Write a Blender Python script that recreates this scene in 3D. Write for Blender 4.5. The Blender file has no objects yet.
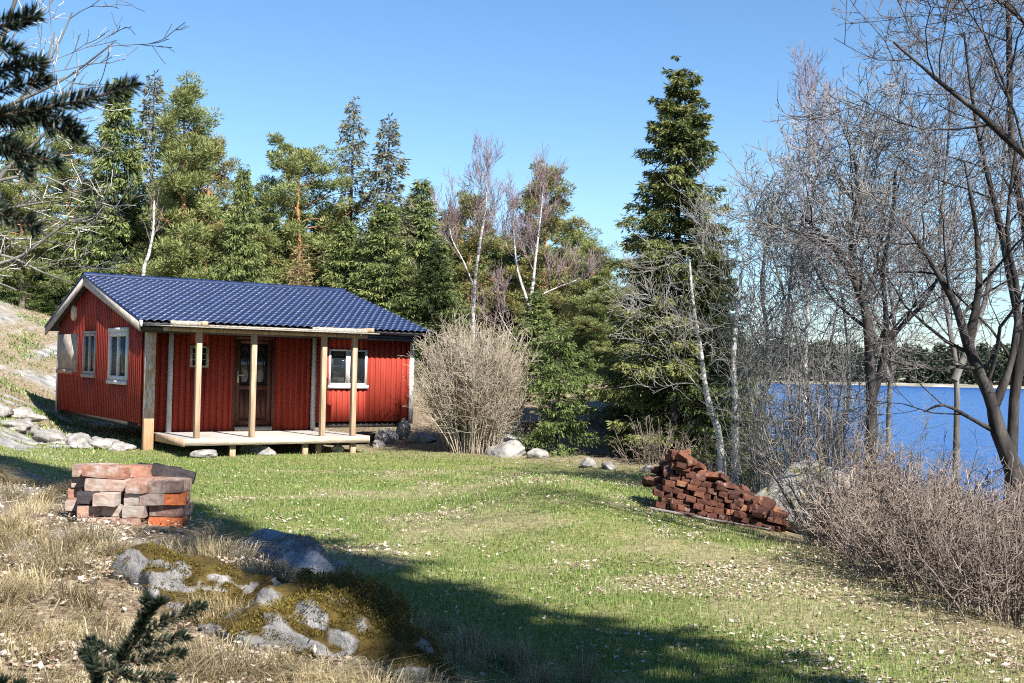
import bpy, math, random
import numpy as np
from mathutils import Matrix, Vector, noise as mnoise
SC = bpy.context.scene
COL = SC.collection
R = math.radians
# ------------------------------------------------------------------ camera, sky, sun, exposure
FPX, PITCH, ROLL, EYE = 1150.0, .023, .0223, 1.7
cam = bpy.data.cameras.new('camera'); camo = bpy.data.objects.new('camera', cam); COL.objects.link(camo)
cam.sensor_width = 36; cam.lens = FPX / 1024 * 36; cam.clip_end = 5000; cam.clip_start = .05
camo.matrix_world = Matrix.Translation((0, 0, EYE)) @ Matrix.Rotation(math.pi/2 + PITCH, 4, 'X') @ Matrix.Rotation(ROLL, 4, 'Z')
cam.dof.use_dof = True; cam.dof.focus_distance = 20; cam.dof.aperture_fstop = 16
SC.camera = camo
YAW = .971
SUN_EL, SUN_AZ = R(43), math.atan2(-math.cos(math.pi/2-YAW), math.sin(math.pi/2-YAW)) + R(2)   # azimuth of the sun, measured from +x
sdir = Vector((math.cos(SUN_AZ)*math.cos(SUN_EL), math.sin(SUN_AZ)*math.cos(SUN_EL), math.sin(SUN_EL)))
W = bpy.data.worlds.new('World'); SC.world = W; W.use_nodes = True
nt = W.node_tree; bg = nt.nodes['Background']
sky = nt.nodes.new('ShaderNodeTexSky'); sky.sky_type = 'NISHITA'; sky.sun_disc = False
sky.sun_elevation = SUN_EL; sky.sun_rotation = math.pi/2 - SUN_AZ
sky.air_density = 1.0; sky.dust_density = 0; sky.ozone_density = 3.5
hsv = nt.nodes.new('ShaderNodeHueSaturation'); hsv.inputs['Saturation'].default_value = 1.14
nt.links.new(sky.outputs[0], hsv.inputs['Color']); tcw = nt.nodes.new('ShaderNodeTexCoord'); spw = nt.nodes.new('ShaderNodeSeparateXYZ'); nt.links.new(tcw.outputs['Generated'], spw.inputs[0])
rw = nt.nodes.new('ShaderNodeValToRGB'); rw.color_ramp.elements[0].position = .0; rw.color_ramp.elements[0].color = (.60, .68, .80, 1); rw.color_ramp.elements[1].position = .14; rw.color_ramp.elements[1].color = (1, 1, 1, 1)
nt.links.new(spw.outputs[2], rw.inputs[0]); mw = nt.nodes.new('ShaderNodeMix'); mw.data_type = 'RGBA'; mw.blend_type = 'MULTIPLY'; mw.inputs[0].default_value = 1
nt.links.new(hsv.outputs[0], mw.inputs[6]); nt.links.new(rw.outputs[0], mw.inputs[7]); nt.links.new(mw.outputs[2], bg.inputs[0]); bg.inputs[1].default_value = .064
sl = bpy.data.lights.new('sun', 'SUN'); so = bpy.data.objects.new('sun', sl); COL.objects.link(so)
sl.energy = 5.0; sl.angle = R(.55); sl.color = (1, .96, .90)
so.rotation_euler = sdir.to_track_quat('Z', 'Y').to_euler()
SC.view_settings.view_transform = 'Standard'; SC.view_settings.look = 'None'
SC.view_settings.exposure = 1.55; SC.view_settings.gamma = 1
SC.cycles.max_bounces = 6; SC.cycles.diffuse_bounces = 3; SC.cycles.glossy_bounces = 3; SC.cycles.transmission_bounces = 4
SC.cycles.use_denoising = False; SC.cycles.filter_width = 1.1; SC.cycles.sample_clamp_indirect = 6; SC.cycles.sample_clamp_direct = 6
# ------------------------------------------------------------------ helpers
def rs(seed): return np.random.default_rng(seed)
def sst(a, b, x):
    t = np.clip((np.asarray(x, float) - a) / (b - a), 0, 1); return t*t*(3-2*t)
def _h(i, j, s):
    n = (i*374761393 + j*668265263 + s*1442695041) & 0xffffffff
    n = ((n ^ (n >> 13)) * 1274126177) & 0xffffffff
    return ((n ^ (n >> 16)) & 0xffff) / 65535.0
def vn(x, y, s=0):
    x = np.asarray(x, float); y = np.asarray(y, float)
    i = np.floor(x).astype(np.int64); j = np.floor(y).astype(np.int64); fx = x-i; fy = y-j
    fx = fx*fx*(3-2*fx); fy = fy*fy*(3-2*fy)
    return (_h(i,j,s)*(1-fx)+_h(i+1,j,s)*fx)*(1-fy) + (_h(i,j+1,s)*(1-fx)+_h(i+1,j+1,s)*fx)*fy
def fbm(x, y, s=0, o=4):
    v = 0; a = .5
    for k in range(o): v = v + a*vn(x*2**k, y*2**k, s+k*17); a *= .5
    return v
def G(x, y):
    """height of the land"""
    x = np.asarray(x, float); y = np.asarray(y, float)
    z = -.2*sst(9, 24, y)
    xb = np.interp(y, [-5, 0, 3.6, 6.6, 9, 14, 20, 26], [3.6, 2.0, .1, -1.35, -3.0, -5.6, -8.6, -11])
    am = np.interp(y, [0, 4, 7, 9, 14, 20, 26], [.8, .78, .8, .75, .6, .3, .2])
    w = np.interp(y, [0, 6.8, 9, 14, 20], [.13, .15, .5, .8, .9])
    z = z + am / (1 + np.exp(np.clip((x-xb)/w, -30, 30)))
    x0 = np.interp(y, [20, 25, 30, 40], [-9.2, -10.2, -11.4, -12.6])
    hill = .41*np.maximum(0, x0-x)
    hill = np.minimum(hill, 3 + .04*np.maximum(0, x0-x))
    z = z + hill*sst(18.5, 25, y)
    st = 25 + 7*sst(-2, -6, x)
    z = z + 1.5*sst(0, 10, y-st)*sst(9, 3, x)
    z = z - 4.2*sst(3.3, 10.5, x + .9*(fbm(y*.3, x*.3, 5)-.5))*(1-sst(200, 260, y)*0)
    z = z - 7*sst(75, 110, y)*sst(-60, -30, x)
    z = z + (.14 - .16*np.clip(x-1.6, -.8, 2.2))*sst(10.5, 13, y)*sst(20, 16, y)*sst(-1.5, .8, x)
    n = .10*(fbm(x*.8, y*.8, 3)-.47) + .05*(fbm(x*3, y*3, 9)-.47)
    kn = sst(.2, .55, z)
    return z + n*(1+1.6*kn*sst(30, 20, y))
def g1(x, y): return float(G(x, y))

def mesh_np(name, V, F, mat=None, attrs=None, smooth=False, mats=None, midx=None):
    """F is a list of int arrays, each (n,k)"""
    me = bpy.data.meshes.new(name); V = np.asarray(V, np.float32).reshape(-1, 3)
    F = [np.asarray(f, np.int32) for f in F if len(f)]
    lv = np.concatenate([f.ravel() for f in F]); ct = np.concatenate([np.full(len(f), f.shape[1], np.int32) for f in F])
    me.vertices.add(len(V)); me.vertices.foreach_set('co', V.ravel())
    me.loops.add(len(lv)); me.loops.foreach_set('vertex_index', lv)
    me.polygons.add(len(ct)); me.polygons.foreach_set('loop_start', np.concatenate([[0], np.cumsum(ct)[:-1]]).astype(np.int32))
    me.polygons.foreach_set('loop_total', ct)
    if smooth: me.polygons.foreach_set('use_smooth', np.ones(len(ct), bool))
    if midx is not None: me.polygons.foreach_set('material_index', np.asarray(midx, np.int32))
    me.update(calc_edges=True)
    for k, a in (attrs or {}).items():
        at = me.attributes.new(k, 'FLOAT', 'POINT'); at.data.foreach_set('value', np.asarray(a, np.float32))
    for m in (mats or ([mat] if mat else [])): me.materials.append(m)
    return me
def tag(o, label=None, cat=None, group=None, kind=None):
    if label: o['label'] = label
    if cat: o['category'] = cat
    if group: o['group'] = group
    if kind: o['kind'] = kind
    return o
def link(name, me, parent=None, loc=None):
    o = bpy.data.objects.new(name, me); COL.objects.link(o)
    if parent is not None: o.parent = parent
    if loc is not None: o.location = loc
    return o
def empty(name, loc, rz=0):
    o = bpy.data.objects.new(name, None); COL.objects.link(o); o.location = loc; o.rotation_euler = (0, 0, rz); o.empty_display_size = .2
    return o
class MB:
    """collects boxes, prisms and tubes into one mesh"""
    def __init__(s): s.V = []; s.F = {}; s.n = 0; s.M = {}
    def add(s, V, F, mi=0):
        V = np.asarray(V, float).reshape(-1, 3)
        F = np.asarray(F, int)
        s.F.setdefault(F.shape[1], []).append(F + s.n); s.M.setdefault(F.shape[1], []).append(np.full(len(F), mi)); s.V.append(V); s.n += len(V)
    def hexa(s, P, mi=0):   # 8 points: bottom 4 ccw, top 4 ccw
        s.add(P, [[3,2,1,0],[4,5,6,7],[0,1,5,4],[1,2,6,5],[2,3,7,6],[3,0,4,7]], mi)
    def box(s, x0, x1, y0, y1, z0, z1, mi=0):
        s.hexa([(x0,y0,z0),(x1,y0,z0),(x1,y1,z0),(x0,y1,z0),(x0,y0,z1),(x1,y0,z1),(x1,y1,z1),(x0,y1,z1)], mi)
    def tube(s, pts, rad, sides=8, mi=0):
        V, F = tube_path(pts, rad, sides); s.add(V, F, mi)
    def mesh(s, name, mat=None, smooth=False, mats=None, bevel=0):
        ks = sorted(s.F); F = [np.concatenate(s.F[k]) for k in ks]; mi = np.concatenate([np.concatenate(s.M[k]) for k in ks])
        me = mesh_np(name, np.concatenate(s.V), F, mat, None, smooth, mats, mi if mats else None)
        return me
    def build(s, name, mat, parent=None, smooth=False, bevel=0, mats=None):
        o = link(name, s.mesh(name, mat, smooth, mats), parent)
        if bevel:
            b = o.modifiers.new('bevel', 'BEVEL'); b.width = bevel; b.segments = 1; b.limit_method = 'ANGLE'
        return o
def tube_path(pts, rad, sides=8):
    P = np.asarray(pts, float); n = len(P); rad = np.broadcast_to(np.asarray(rad, float), (n,))
    T = np.gradient(P, axis=0); T /= np.linalg.norm(T, axis=1)[:, None] + 1e-12
    up = np.array([0, 0, 1.0]) if abs(T[0, 2]) < .9 else np.array([1.0, 0, 0])
    A = np.cross(T, up); A /= np.linalg.norm(A, axis=1)[:, None] + 1e-12; B = np.cross(T, A)
    th = np.arange(sides)*2*np.pi/sides
    V = P[:, None] + rad[:, None, None]*(A[:, None]*np.cos(th)[None, :, None] + B[:, None]*np.sin(th)[None, :, None])
    i = np.arange(n-1)[:, None]*sides; k = np.arange(sides)[None]; k2 = (k+1) % sides
    F = np.stack([i+k, i+k2, i+sides+k2, i+sides+k], -1).reshape(-1, 4)
    V = V.reshape(-1, 3); c = len(V)
    return V, F
def segs_mesh(P0, P1, R0, R1, sides=3):
    P0 = np.asarray(P0, float); P1 = np.asarray(P1, float); R0 = np.asarray(R0, float); R1 = np.asarray(R1, float)
    T = P1-P0; T = T/(np.linalg.norm(T, axis=1)[:, None]+1e-9)
    up = np.where((np.abs(T[:, 2]) < .9)[:, None], np.array([0, 0, 1.0]), np.array([1.0, 0, 0]))
    A = np.cross(T, up); A /= np.linalg.norm(A, axis=1)[:, None]+1e-9; B = np.cross(T, A)
    th = np.arange(sides)*2*np.pi/sides; c = np.cos(th)[None, :, None]; s_ = np.sin(th)[None, :, None]
    ring = A[:, None]*c + B[:, None]*s_
    V = np.stack([P0[:, None]+R0[:, None, None]*ring, P1[:, None]+R1[:, None, None]*ring], 1).reshape(-1, 3)
    n = len(P0); b = np.arange(n)[:, None]*2*sides; k = np.arange(sides)[None]; k2 = (k+1) % sides
    F = np.stack([b+k, b+k2, b+sides+k2, b+sides+k], -1).reshape(-1, 4)
    return V, F
def unit(v): return v/(np.linalg.norm(v, axis=-1, keepdims=True)+1e-9)
def leaf_quads(P, D, L, Wd, g, bend=0):
    """rhombic leaf faces: base P, direction D, length L, width Wd, random roll"""
    n = len(P); D = unit(D); r = unit(g.normal(size=(n, 3))); S = unit(np.cross(D, r))
    L = np.broadcast_to(L, (n,))[:, None]; Wd = np.broadcast_to(Wd, (n,))[:, None]
    V = np.stack([P, P+D*L*.5+S*Wd*.5, P+D*L, P+D*L*.5-S*Wd*.5], 1).reshape(-1, 3)
    F = np.arange(n*4).reshape(-1, 4)
    return V, F

# ------------------------------------------------------------------ materials
def new_mat(name):
    m = bpy.data.materials.new(name); m.use_nodes = True
    return m, m.node_tree.nodes, m.node_tree.links, m.node_tree.nodes['Principled BSDF']
def ramp(N, L, fac, stops, interp='LINEAR'):
    r = N.new('ShaderNodeValToRGB'); r.color_ramp.interpolation = interp
    e = r.color_ramp.elements
    while len(e) < len(stops): e.new(.5)
    for k, (p, c) in enumerate(stops):
        e[k].position = p; e[k].color = (*c, 1) if len(c) == 3 else c
    L.new(fac, r.inputs[0]); return r.outputs[0]
def noise(N, L, scale, detail=4, rough=.55, coord='Object', vec=None, stretch=None):
    n = N.new('ShaderNodeTexNoise'); n.inputs['Scale'].default_value = scale; n.inputs['Detail'].default_value = detail; n.inputs['Roughness'].default_value = rough
    if vec is None:
        tc = N.new('ShaderNodeTexCoord'); vec = tc.outputs[coord]
    if stretch:
        mp = N.new('ShaderNodeMapping'); mp.inputs['Scale'].default_value = stretch; L.new(vec, mp.inputs[0]); vec = mp.outputs[0]
    L.new(vec, n.inputs['Vector']); return n.outputs['Fac']
def mixc(N, L, fac, a, b, mode='MIX'):
    m = N.new('ShaderNodeMix'); m.data_type = 'RGBA'; m.blend_type = mode
    for s, v in ((0, fac), (6, a), (7, b)):
        if hasattr(v, 'is_linked'): L.new(v, m.inputs[s])
        else: m.inputs[s].default_value = v if s == 0 else (*v, 1)
    return m.outputs[2]
def attr(N, name):
    a = N.new('ShaderNodeAttribute'); a.attribute_name = name; return a.outputs['Fac']
def bump(N, L, B, h, strength=.4, dist=.02):
    b = N.new('ShaderNodeBump'); b.inputs['Strength'].default_value = strength; b.inputs['Distance'].default_value = dist
    L.new(h, b.inputs['Height']); L.new(b.outputs[0], B.inputs['Normal'])
def m_noise(name, stops, scale=4, detail=5, rough=.8, bmp=0, stretch=None, spec=.3, bscale=None, bdist=.02, rnd=0):
    m, N, L, B = new_mat(name)
    f = noise(N, L, scale, detail, .6, stretch=stretch)
    c = ramp(N, L, f, stops)
    if rnd:
        oi = N.new('ShaderNodeObjectInfo'); hs = N.new('ShaderNodeHueSaturation')
        mr = N.new('ShaderNodeMapRange'); mr.inputs[3].default_value = 1-rnd; mr.inputs[4].default_value = 1+rnd
        L.new(oi.outputs['Random'], mr.inputs[0]); L.new(mr.outputs[0], hs.inputs['Value']); L.new(c, hs.inputs['Color']); c = hs.outputs[0]
    L.new(c, B.inputs['Base Color'])
    B.inputs['Roughness'].default_value = rough; B.inputs['Specular IOR Level'].default_value = spec
    if bmp: bump(N, L, B, noise(N, L, bscale or scale*3, 6, .6, stretch=stretch), bmp, bdist)
    return m
def m_leaf(name, stops, trans=.35, rough=.6, attrname='tint', rnd=.0):
    """leaf faces: colour by a number stored per leaf, some light passes through"""
    m, N, L, B = new_mat(name)
    c = ramp(N, L, attr(N, attrname), stops)
    if rnd:
        oi = N.new('ShaderNodeObjectInfo'); hs = N.new('ShaderNodeHueSaturation')
        mr = N.new('ShaderNodeMapRange'); mr.inputs[3].default_value = 1-rnd; mr.inputs[4].default_value = 1+rnd
        L.new(oi.outputs['Random'], mr.inputs[0]); L.new(mr.outputs[0], hs.inputs['Value']); L.new(c, hs.inputs['Color']); c = hs.outputs[0]
    L.new(c, B.inputs['Base Color']); B.inputs['Roughness'].default_value = rough; B.inputs['Specular IOR Level'].default_value = .25
    t = N.new('ShaderNodeBsdfTranslucent'); L.new(c, t.inputs[0])
    mx = N.new('ShaderNodeMixShader'); mx.inputs[0].default_value = trans
    L.new(B.outputs[0], mx.inputs[1]); L.new(t.outputs[0], mx.inputs[2]); L.new(mx.outputs[0], N['Material Output'].inputs[0])
    return m
# ------------------------------------------------------------------ ground
def masks(x, y):
    """grass, dry straw, moss and bare-rock cover of the land (0..1)"""
    z = G(x, y); n1 = fbm(x*.5, y*.5, 21); n2 = fbm(x*1.6, y*1.6, 33); n3 = fbm(x*4, y*4, 41)
    lawn = sst(.5, .2, z)*sst(3.6, 2.2, x + 1.2*(n1-.5))*sst(27, 22, y + 3*(n1-.5) + 1.2*np.maximum(x, 0))
    knoll = sst(.28, .5, z)*sst(20, 15, y)
    hillrock = sst(.5, .62, n2)*sst(17, 21, y)*sst(-7.5, -10, x)*sst(44, 38, y)
    hillrock = np.maximum(hillrock, sst(36, 38, y)*sst(42, 40, y)*sst(-11, -13, x)*sst(.35, .5, n1))
    rk = np.maximum(hillrock, sst(.58, .68, n2)*knoll*.8)
    rk = np.maximum(rk, sst(25.5, 27, y)*sst(32, 30, y)*sst(-2, 0, x)*sst(5, 4, x)*sst(.45, .55, n1))
    moss = knoll*sst(.5, .62, n1*.5+n3*.5)*sst(9, 7, y)
    dry = np.clip(sst(.48, .62, n1*.6+n2*.4) + .75*sst(1.0, 3.0, x)*sst(13, 8, y) + .8*sst(-4.5, -6.5, x+.2*(y-12))*sst(24, 14, y), 0, 1)
    return lawn, knoll, rk, moss, dry
def ax(lo, a, b, hi, st, k=1.25):
    c = list(np.arange(a, b+st*.5, st)); s = st; l = []; p = a
    while p > lo: s *= k; p -= s; l.append(max(p, lo))
    s = st; h = []; p = b
    while p < hi: s *= k; p += s; h.append(min(p, hi))
    return np.array(l[::-1]+c+h)
gx = ax(-1600, -16, 8, 1600, .1); gy = ax(-300, 2.6, 30, 1600, .1)
X, Y = np.meshgrid(gx, gy); Z = G(X, Y)
i, j = np.meshgrid(np.arange(len(gy)-1), np.arange(len(gx)-1), indexing='ij'); nx = len(gx); q = i*nx+j
F = np.stack([q, q+1, q+nx+1, q+nx], -1).reshape(-1, 4)
lawn, knoll, rk, moss, dry = masks(X, Y)
m, N, L, B = new_mat('ground')
tc = N.new('ShaderNodeTexCoord').outputs['Object']
n1 = noise(N, L, 3, 8, .65, vec=tc); n2 = noise(N, L, 14, 6, .7, vec=tc); n3 = noise(N, L, 45, 4, .7, vec=tc)
soil = ramp(N, L, n2, [(.3, (.07, .05, .032)), (.5, (.19, .145, .095)), (.62, (.32, .26, .18)), (.75, (.44, .38, .3))])
grs = ramp(N, L, n2, [(.3, (.09, .10, .03)), (.5, (.17, .18, .055)), (.7, (.27, .25, .11))])
straw = ramp(N, L, n2, [(.3, (.13, .105, .05)), (.52, (.25, .21, .115)), (.72, (.38, .33, .21))])
rock = ramp(N, L, n1, [(.32, (.10, .10, .10)), (.48, (.22, .215, .21)), (.6, (.33, .32, .30)), (.72, (.42, .40, .37))])
mss = ramp(N, L, n2, [(.3, (.03, .024, .007)), (.5, (.07, .055, .014)), (.7, (.12, .085, .02))])
c = mixc(N, L, attr(N, 'lawn'), soil, grs)
c = mixc(N, L, attr(N, 'dry'), c, straw)
c = mixc(N, L, attr(N, 'rock'), c, rock)
c = mixc(N, L, attr(N, 'moss'), c, mss)
L.new(c, B.inputs['Base Color']); B.inputs['Roughness'].default_value = .9; B.inputs['Specular IOR Level'].default_value = .15
add = N.new('ShaderNodeMath'); add.operation = 'ADD'; L.new(n2, add.inputs[0]); L.new(n3, add.inputs[1])
bump(N, L, B, add.outputs[0], .7, .05)
M_ground = m
dr = dry*(1-knoll)*.8
tag(link('ground', mesh_np('ground', np.stack([X, Y, Z], -1), [F], M_ground, dict(lawn=lawn.ravel(), rock=rk.ravel(), moss=moss.ravel(), dry=dr.ravel()), True)), 'grassy clearing with rocky knoll and wooded slope', None, None, 'structure')
# water
m, N, L, B = new_mat('lake_water')
B.inputs['Base Color'].default_value = (.012, .06, .21, 1); B.inputs['Roughness'].default_value = .22; B.inputs['IOR'].default_value = 1.33  # deep blue reflection of the upper sky is put into the base colour
tc = N.new('ShaderNodeTexCoord').outputs['Object']
a = noise(N, L, .45, 3, .55, vec=tc, stretch=(.45, 2.6, 1)); b_ = noise(N, L, 1.8, 2, .5, vec=tc, stretch=(.5, 2.2, 1))
ad = N.new('ShaderNodeMath'); ad.operation = 'MULTIPLY_ADD'; L.new(b_, ad.inputs[0]); ad.inputs[1].default_value = .35; L.new(a, ad.inputs[2])
bump(N, L, B, ad.outputs[0], 1.0, .55)
WZ = -2.35
wm = MB(); wm.add([(-60, -100, WZ), (1500, -100, WZ), (1500, 1500, WZ), (-60, 1500, WZ)], [[0, 1, 2, 3]])
tag(wm.build('lake_water', m), 'blue wind-rippled lake behind the bare trees', None, None, 'structure')
# far shore: low wooded hills across the lake
fx = np.linspace(-150, 900, 130); fy = np.array([500, 503, 512, 530, 560, 610, 680])
FX, FY = np.meshgrid(fx, fy); prof = np.array([-3, -1.9, .3, 2.5, 6, 9, 9])[:, None]
FY = FY + 40*(fbm(FX*.012, FX*0, 7)-.5) - .12*np.maximum(FX, 0)*.6
FZ = prof*(.45+1.1*fbm(FX*.01, FY*.01, 70)) * np.where(prof > 0, 1, 1) + np.where(prof > 0, -1.2, 0)
i, j = np.meshgrid(np.arange(6), np.arange(129), indexing='ij'); q = i*130+j
m = m_noise('far_shore', [(.3, (.08, .09, .05)), (.55, (.22, .2, .16)), (.7, (.36, .34, .3))], .08, 5, .9)
tag(link('far_shore_hill', mesh_np('far_shore_hill', np.stack([FX, FY, FZ], -1), [np.stack([q, q+1, q+131, q+130], -1).reshape(-1, 4)], m, None, True)), 'low rocky shore across the lake', None, None, 'structure')
g = rs(5); n = 1500
tx = g.uniform(60, 460, n); kk = g.integers(2, 7, n) ; yy = np.empty(n); zz = np.empty(n)
ci = np.clip(((tx+150)/1050*129).astype(int), 0, 129)
for q_ in range(n): yy[q_] = FY[kk[q_], ci[q_]] ; zz[q_] = FZ[kk[q_], ci[q_]]
hh = g.uniform(6, 13, n); K = 80
t = g.uniform(0, 1, (n, K)); an = g.uniform(0, 6.28, (n, K)); rr = (1-t)**.8*hh[:, None]*.28*g.uniform(.5, 1, (n, K))
P = np.stack([tx[:, None]+rr*np.cos(an), yy[:, None]+rr*np.sin(an), zz[:, None]-.5+hh[:, None]*(.05+.95*t)], -1).reshape(-1, 3)
V, F = leaf_quads(P, g.normal(size=P.shape)*[1, 1, .6], g.uniform(1.4, 2.8, len(P)), g.uniform(.8, 1.4, len(P)), g)
M_far = m_leaf('far_forest', [(0, (.02, .03, .018)), (1, (.06, .07, .04))], .2)
tag(link('far_forest', mesh_np('far_forest', V, [F], M_far, dict(tint=np.repeat(g.uniform(0, 1, n), K*4)))), 'dark woods along the far shore of the lake', None, None, 'stuff')
# ------------------------------------------------------------------ the cabin (u along the front, v into the house, z up from the wall foot)
CAB = Vector((-7.7029, 24, .3735)); CA = math.pi/2 - YAW
cabin = empty('cabin', CAB, CA)
tag(cabin, 'small red board cabin with glossy blue tile roof and open timber porch', 'cabin')
def cw(u, v, z=0):
    return CAB + Vector((math.cos(CA)*u - math.sin(CA)*v, math.sin(CA)*u + math.cos(CA)*v, z))
LU, WV, RV, RZ = 6.43, 7.30, 4.15, 3.24          # length, width, ridge place and height
def roofz(v): return 2.10 + (RZ-2.10)*(v+.40)/(RV+.40) if v < RV else RZ + (2.10-RZ)*(v-RV)/(7.89-RV)
def red_mat():
    m, N, L, B = new_mat('red_paint')
    tc = N.new('ShaderNodeTexCoord').outputs['Object']
    n1 = noise(N, L, 2.2, 6, .65, vec=tc, stretch=(3, 3, .5)); n2 = noise(N, L, 30, 3, .6, vec=tc, stretch=(4, 4, .25))
    c = ramp(N, L, n1, [(.3, (.20, .022, .012)), (.5, (.255, .031, .018)), (.68, (.30, .042, .026))])
    c = mixc(N, L, .35, c, ramp(N, L, n2, [(.35, (.18, .02, .011)), (.65, (.32, .045, .027))]))
    L.new(c, B.inputs['Base Color']); B.inputs['Roughness'].default_value = .75; B.inputs['Specular IOR Level'].default_value = .2
    bump(N, L, B, n2, .25, .004); return m
M_red = red_mat()
M_white = m_noise('white_paint', [(.3, (.30, .29, .275)), (.45, (.50, .49, .475)), (.7, (.60, .59, .575))], 9, 6, .6, .15, (2, 2, .3))
M_wood = m_noise('new_wood', [(.28, (.20, .125, .075)), (.5, (.33, .23, .15)), (.72, (.43, .33, .24))], 7, 6, .7, .2, (3, 3, .25))
M_grey = m_noise('weathered_wood', [(.28, (.13, .11, .09)), (.5, (.26, .23, .19)), (.72, (.40, .36, .31))], 6, 7, .85, .3, (4, 1, 4))
M_deck = m_noise('deck_wood', [(.28, (.26, .225, .19)), (.5, (.38, .345, .31)), (.72, (.48, .455, .42))], 6, 7, .8, .3, (.4, 4, 4))
M_fascia = m_noise('deck_edge', [(.28, (.26, .20, .14)), (.5, (.38, .32, .25)), (.72, (.47, .42, .35))], 6, 7, .8, .3, (.4, 4, 4))
M_barge = m_noise('barge_paint', [(.3, (.20, .17, .15)), (.6, (.36, .32, .28))], 6, 5, .7, .1)
M_black = m_noise('black_metal', [(.3, (.010, .010, .012)), (.7, (.02, .02, .024))], 8, 3, .3, spec=.5)
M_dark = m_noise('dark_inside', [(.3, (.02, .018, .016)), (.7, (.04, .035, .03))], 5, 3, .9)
M_door = m_noise('brown_door', [(.3, (.045, .016, .010)), (.55, (.085, .03, .018)), (.75, (.12, .045, .027))], 4, 6, .5, .15, (4, 4, .3))
M_brass = m_noise('worn_brass', [(.3, (.35, .28, .18)), (.7, (.55, .46, .3))], 8, 3, .35, spec=.6)
M_ply = m_noise('plywood', [(.3, (.20, .15, .115)), (.5, (.33, .27, .22)), (.7, (.45, .38, .31))], 5, 7, .85, .1)
def m_post():
    m, N, L, B = new_mat('peeling_white_paint')
    tc = N.new('ShaderNodeTexCoord').outputs['Object']
    n1 = noise(N, L, 6, 7, .7, vec=tc, stretch=(2, 2, .6)); n2 = noise(N, L, 9, 6, .6, vec=tc, stretch=(5, 5, .25))
    wood = ramp(N, L, n2, [(.3, (.28, .15, .075)), (.7, (.5, .33, .19))])
    f = ramp(N, L, n1, [(.44, (0, 0, 0)), (.56, (1, 1, 1))])
    sp = N.new('ShaderNodeSeparateXYZ'); L.new(tc, sp.inputs[0]); zr = ramp(N, L, sp.outputs[2], [(.0, (0, 0, 0)), (.35, (1, 1, 1)), (.999, (1, 1, 1))])
    f2 = mixc(N, L, 1.0, f, zr, 'MULTIPLY')
    L.new(mixc(N, L, f2, wood, (.52, .47, .43)), B.inputs['Base Color']); B.inputs['Roughness'].default_value = .8; return m
M_post = m_post()
def m_glass():
    m, N, L, B = new_mat('window_glass')
    B.inputs['Base Color'].default_value = (.012, .015, .018, 1); B.inputs['Roughness'].default_value = .02; B.inputs['IOR'].default_value = 1.6
    bump(N, L, B, noise(N, L, 2.0, 2), .04, .05); return m
M_glass = m_glass()
def m_roof():
    m, N, L, B = new_mat('blue_glazed_tile')
    n1 = noise(N, L, 3, 6, .65)
    L.new(ramp(N, L, n1, [(.3, (.004, .011, .038)), (.55, (.007, .018, .058)), (.75, (.014, .029, .08))]), B.inputs['Base Color'])
    L.new(ramp(N, L, noise(N, L, 9, 5, .6), [(.3, (.36,)*3), (.7, (.55,)*3)]), B.inputs['Roughness']); B.inputs['Specular IOR Level'].default_value = .22
    return m
M_roof = m_roof()
def boards(a0, a1, zb, zt, holes, fr, name='wall', start=0, pitch=.14):
    """board-and-batten wall in a plane; fr(a, d, z) -> point, d = outwards"""
    mb = MB(); cuts = sorted({a0, a1, *[h[0] for h in holes if a0 < h[0] < a1], *[h[1] for h in holes if a0 < h[1] < a1]}); g = rs(int(a1*100)+start)
    def slab(p, q_, d0, d1):
        mid = (p+q_)/2; iv = [(zb, None)]
        spans = []; lo = zb
        for h in sorted([h for h in holes if h[0] < mid < h[1]], key=lambda h: h[2]):
            if h[2] > lo: spans.append((lo, lo, h[2], h[2]))
            lo = h[3]
        spans.append((lo, lo, zt(p), zt(q_)))
        for z0p, z0q, z1p, z1q in spans:
            if min(z1p-z0p, z1q-z0q) < .01: continue
            mb.hexa([fr(p, d0, z0p), fr(q_, d0, z0q), fr(q_, d1, z0q), fr(p, d1, z0p), fr(p, d0, z1p), fr(q_, d0, z1q), fr(q_, d1, z1q), fr(p, d1, z1p)])
    for c0, c1 in zip(cuts[:-1], cuts[1:]): slab(c0, c1, -.05, 0)
    a = a0 + .02
    while a < a1-.05:
        b_ = min(a + .085, a1); j = g.normal()*.0015
        pts = sorted({a, b_, *[c for c in cuts if a < c < b_]})
        for p, q_ in zip(pts[:-1], pts[1:]): slab(p, q_, -.002, .02+j)
        a += pitch
    return mb.build(name, M_red, cabin)
ffr = lambda v: (lambda a, d, z: (a, v-d, z))
WIN_F = (4.26, 5.20, .85, 1.67)
zc = lambda v: (lambda a: roofz(v)-.07)
boards(4.03, 6.36, 0, zc(0), [WIN_F], ffr(0))                                   # right front room
boards(.0, .30, 0, zc(0), [], ffr(0))                                           # left stub
DOOR = (2.08, 3.02, -.18, 1.87); WIN_S = (1.10, 1.48, 1.19, 1.66)
boards(.30, 4.03, -.2, zc(.25), [DOOR, WIN_S], ffr(.25))                        # set-back porch wall
gfr = lambda a, d, z: (-d, a, z)
WG = [(3.62, 4.66, .96, 1.93), (1.02, 2.40, .86, 1.93)]
boards(.0, 7.24, 0, lambda a: roofz(a)-.07, WG, gfr)                            # left gable
gfr2 = lambda a, d, z: (LU+d-.02, a, z)
boards(.0, 7.24, 0, lambda a: roofz(a)-.07, [], gfr2)
boards(.0, LU, 0, lambda a: roofz(7.3)-.05, [], lambda a, d, z: (a, 7.26+d, z))
for a in (.27, 4.033): mb = MB(); mb.box(a, a+.03, .0, .25, -.02, 2.0); mb.build('return_wall', M_red, cabin)
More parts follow.
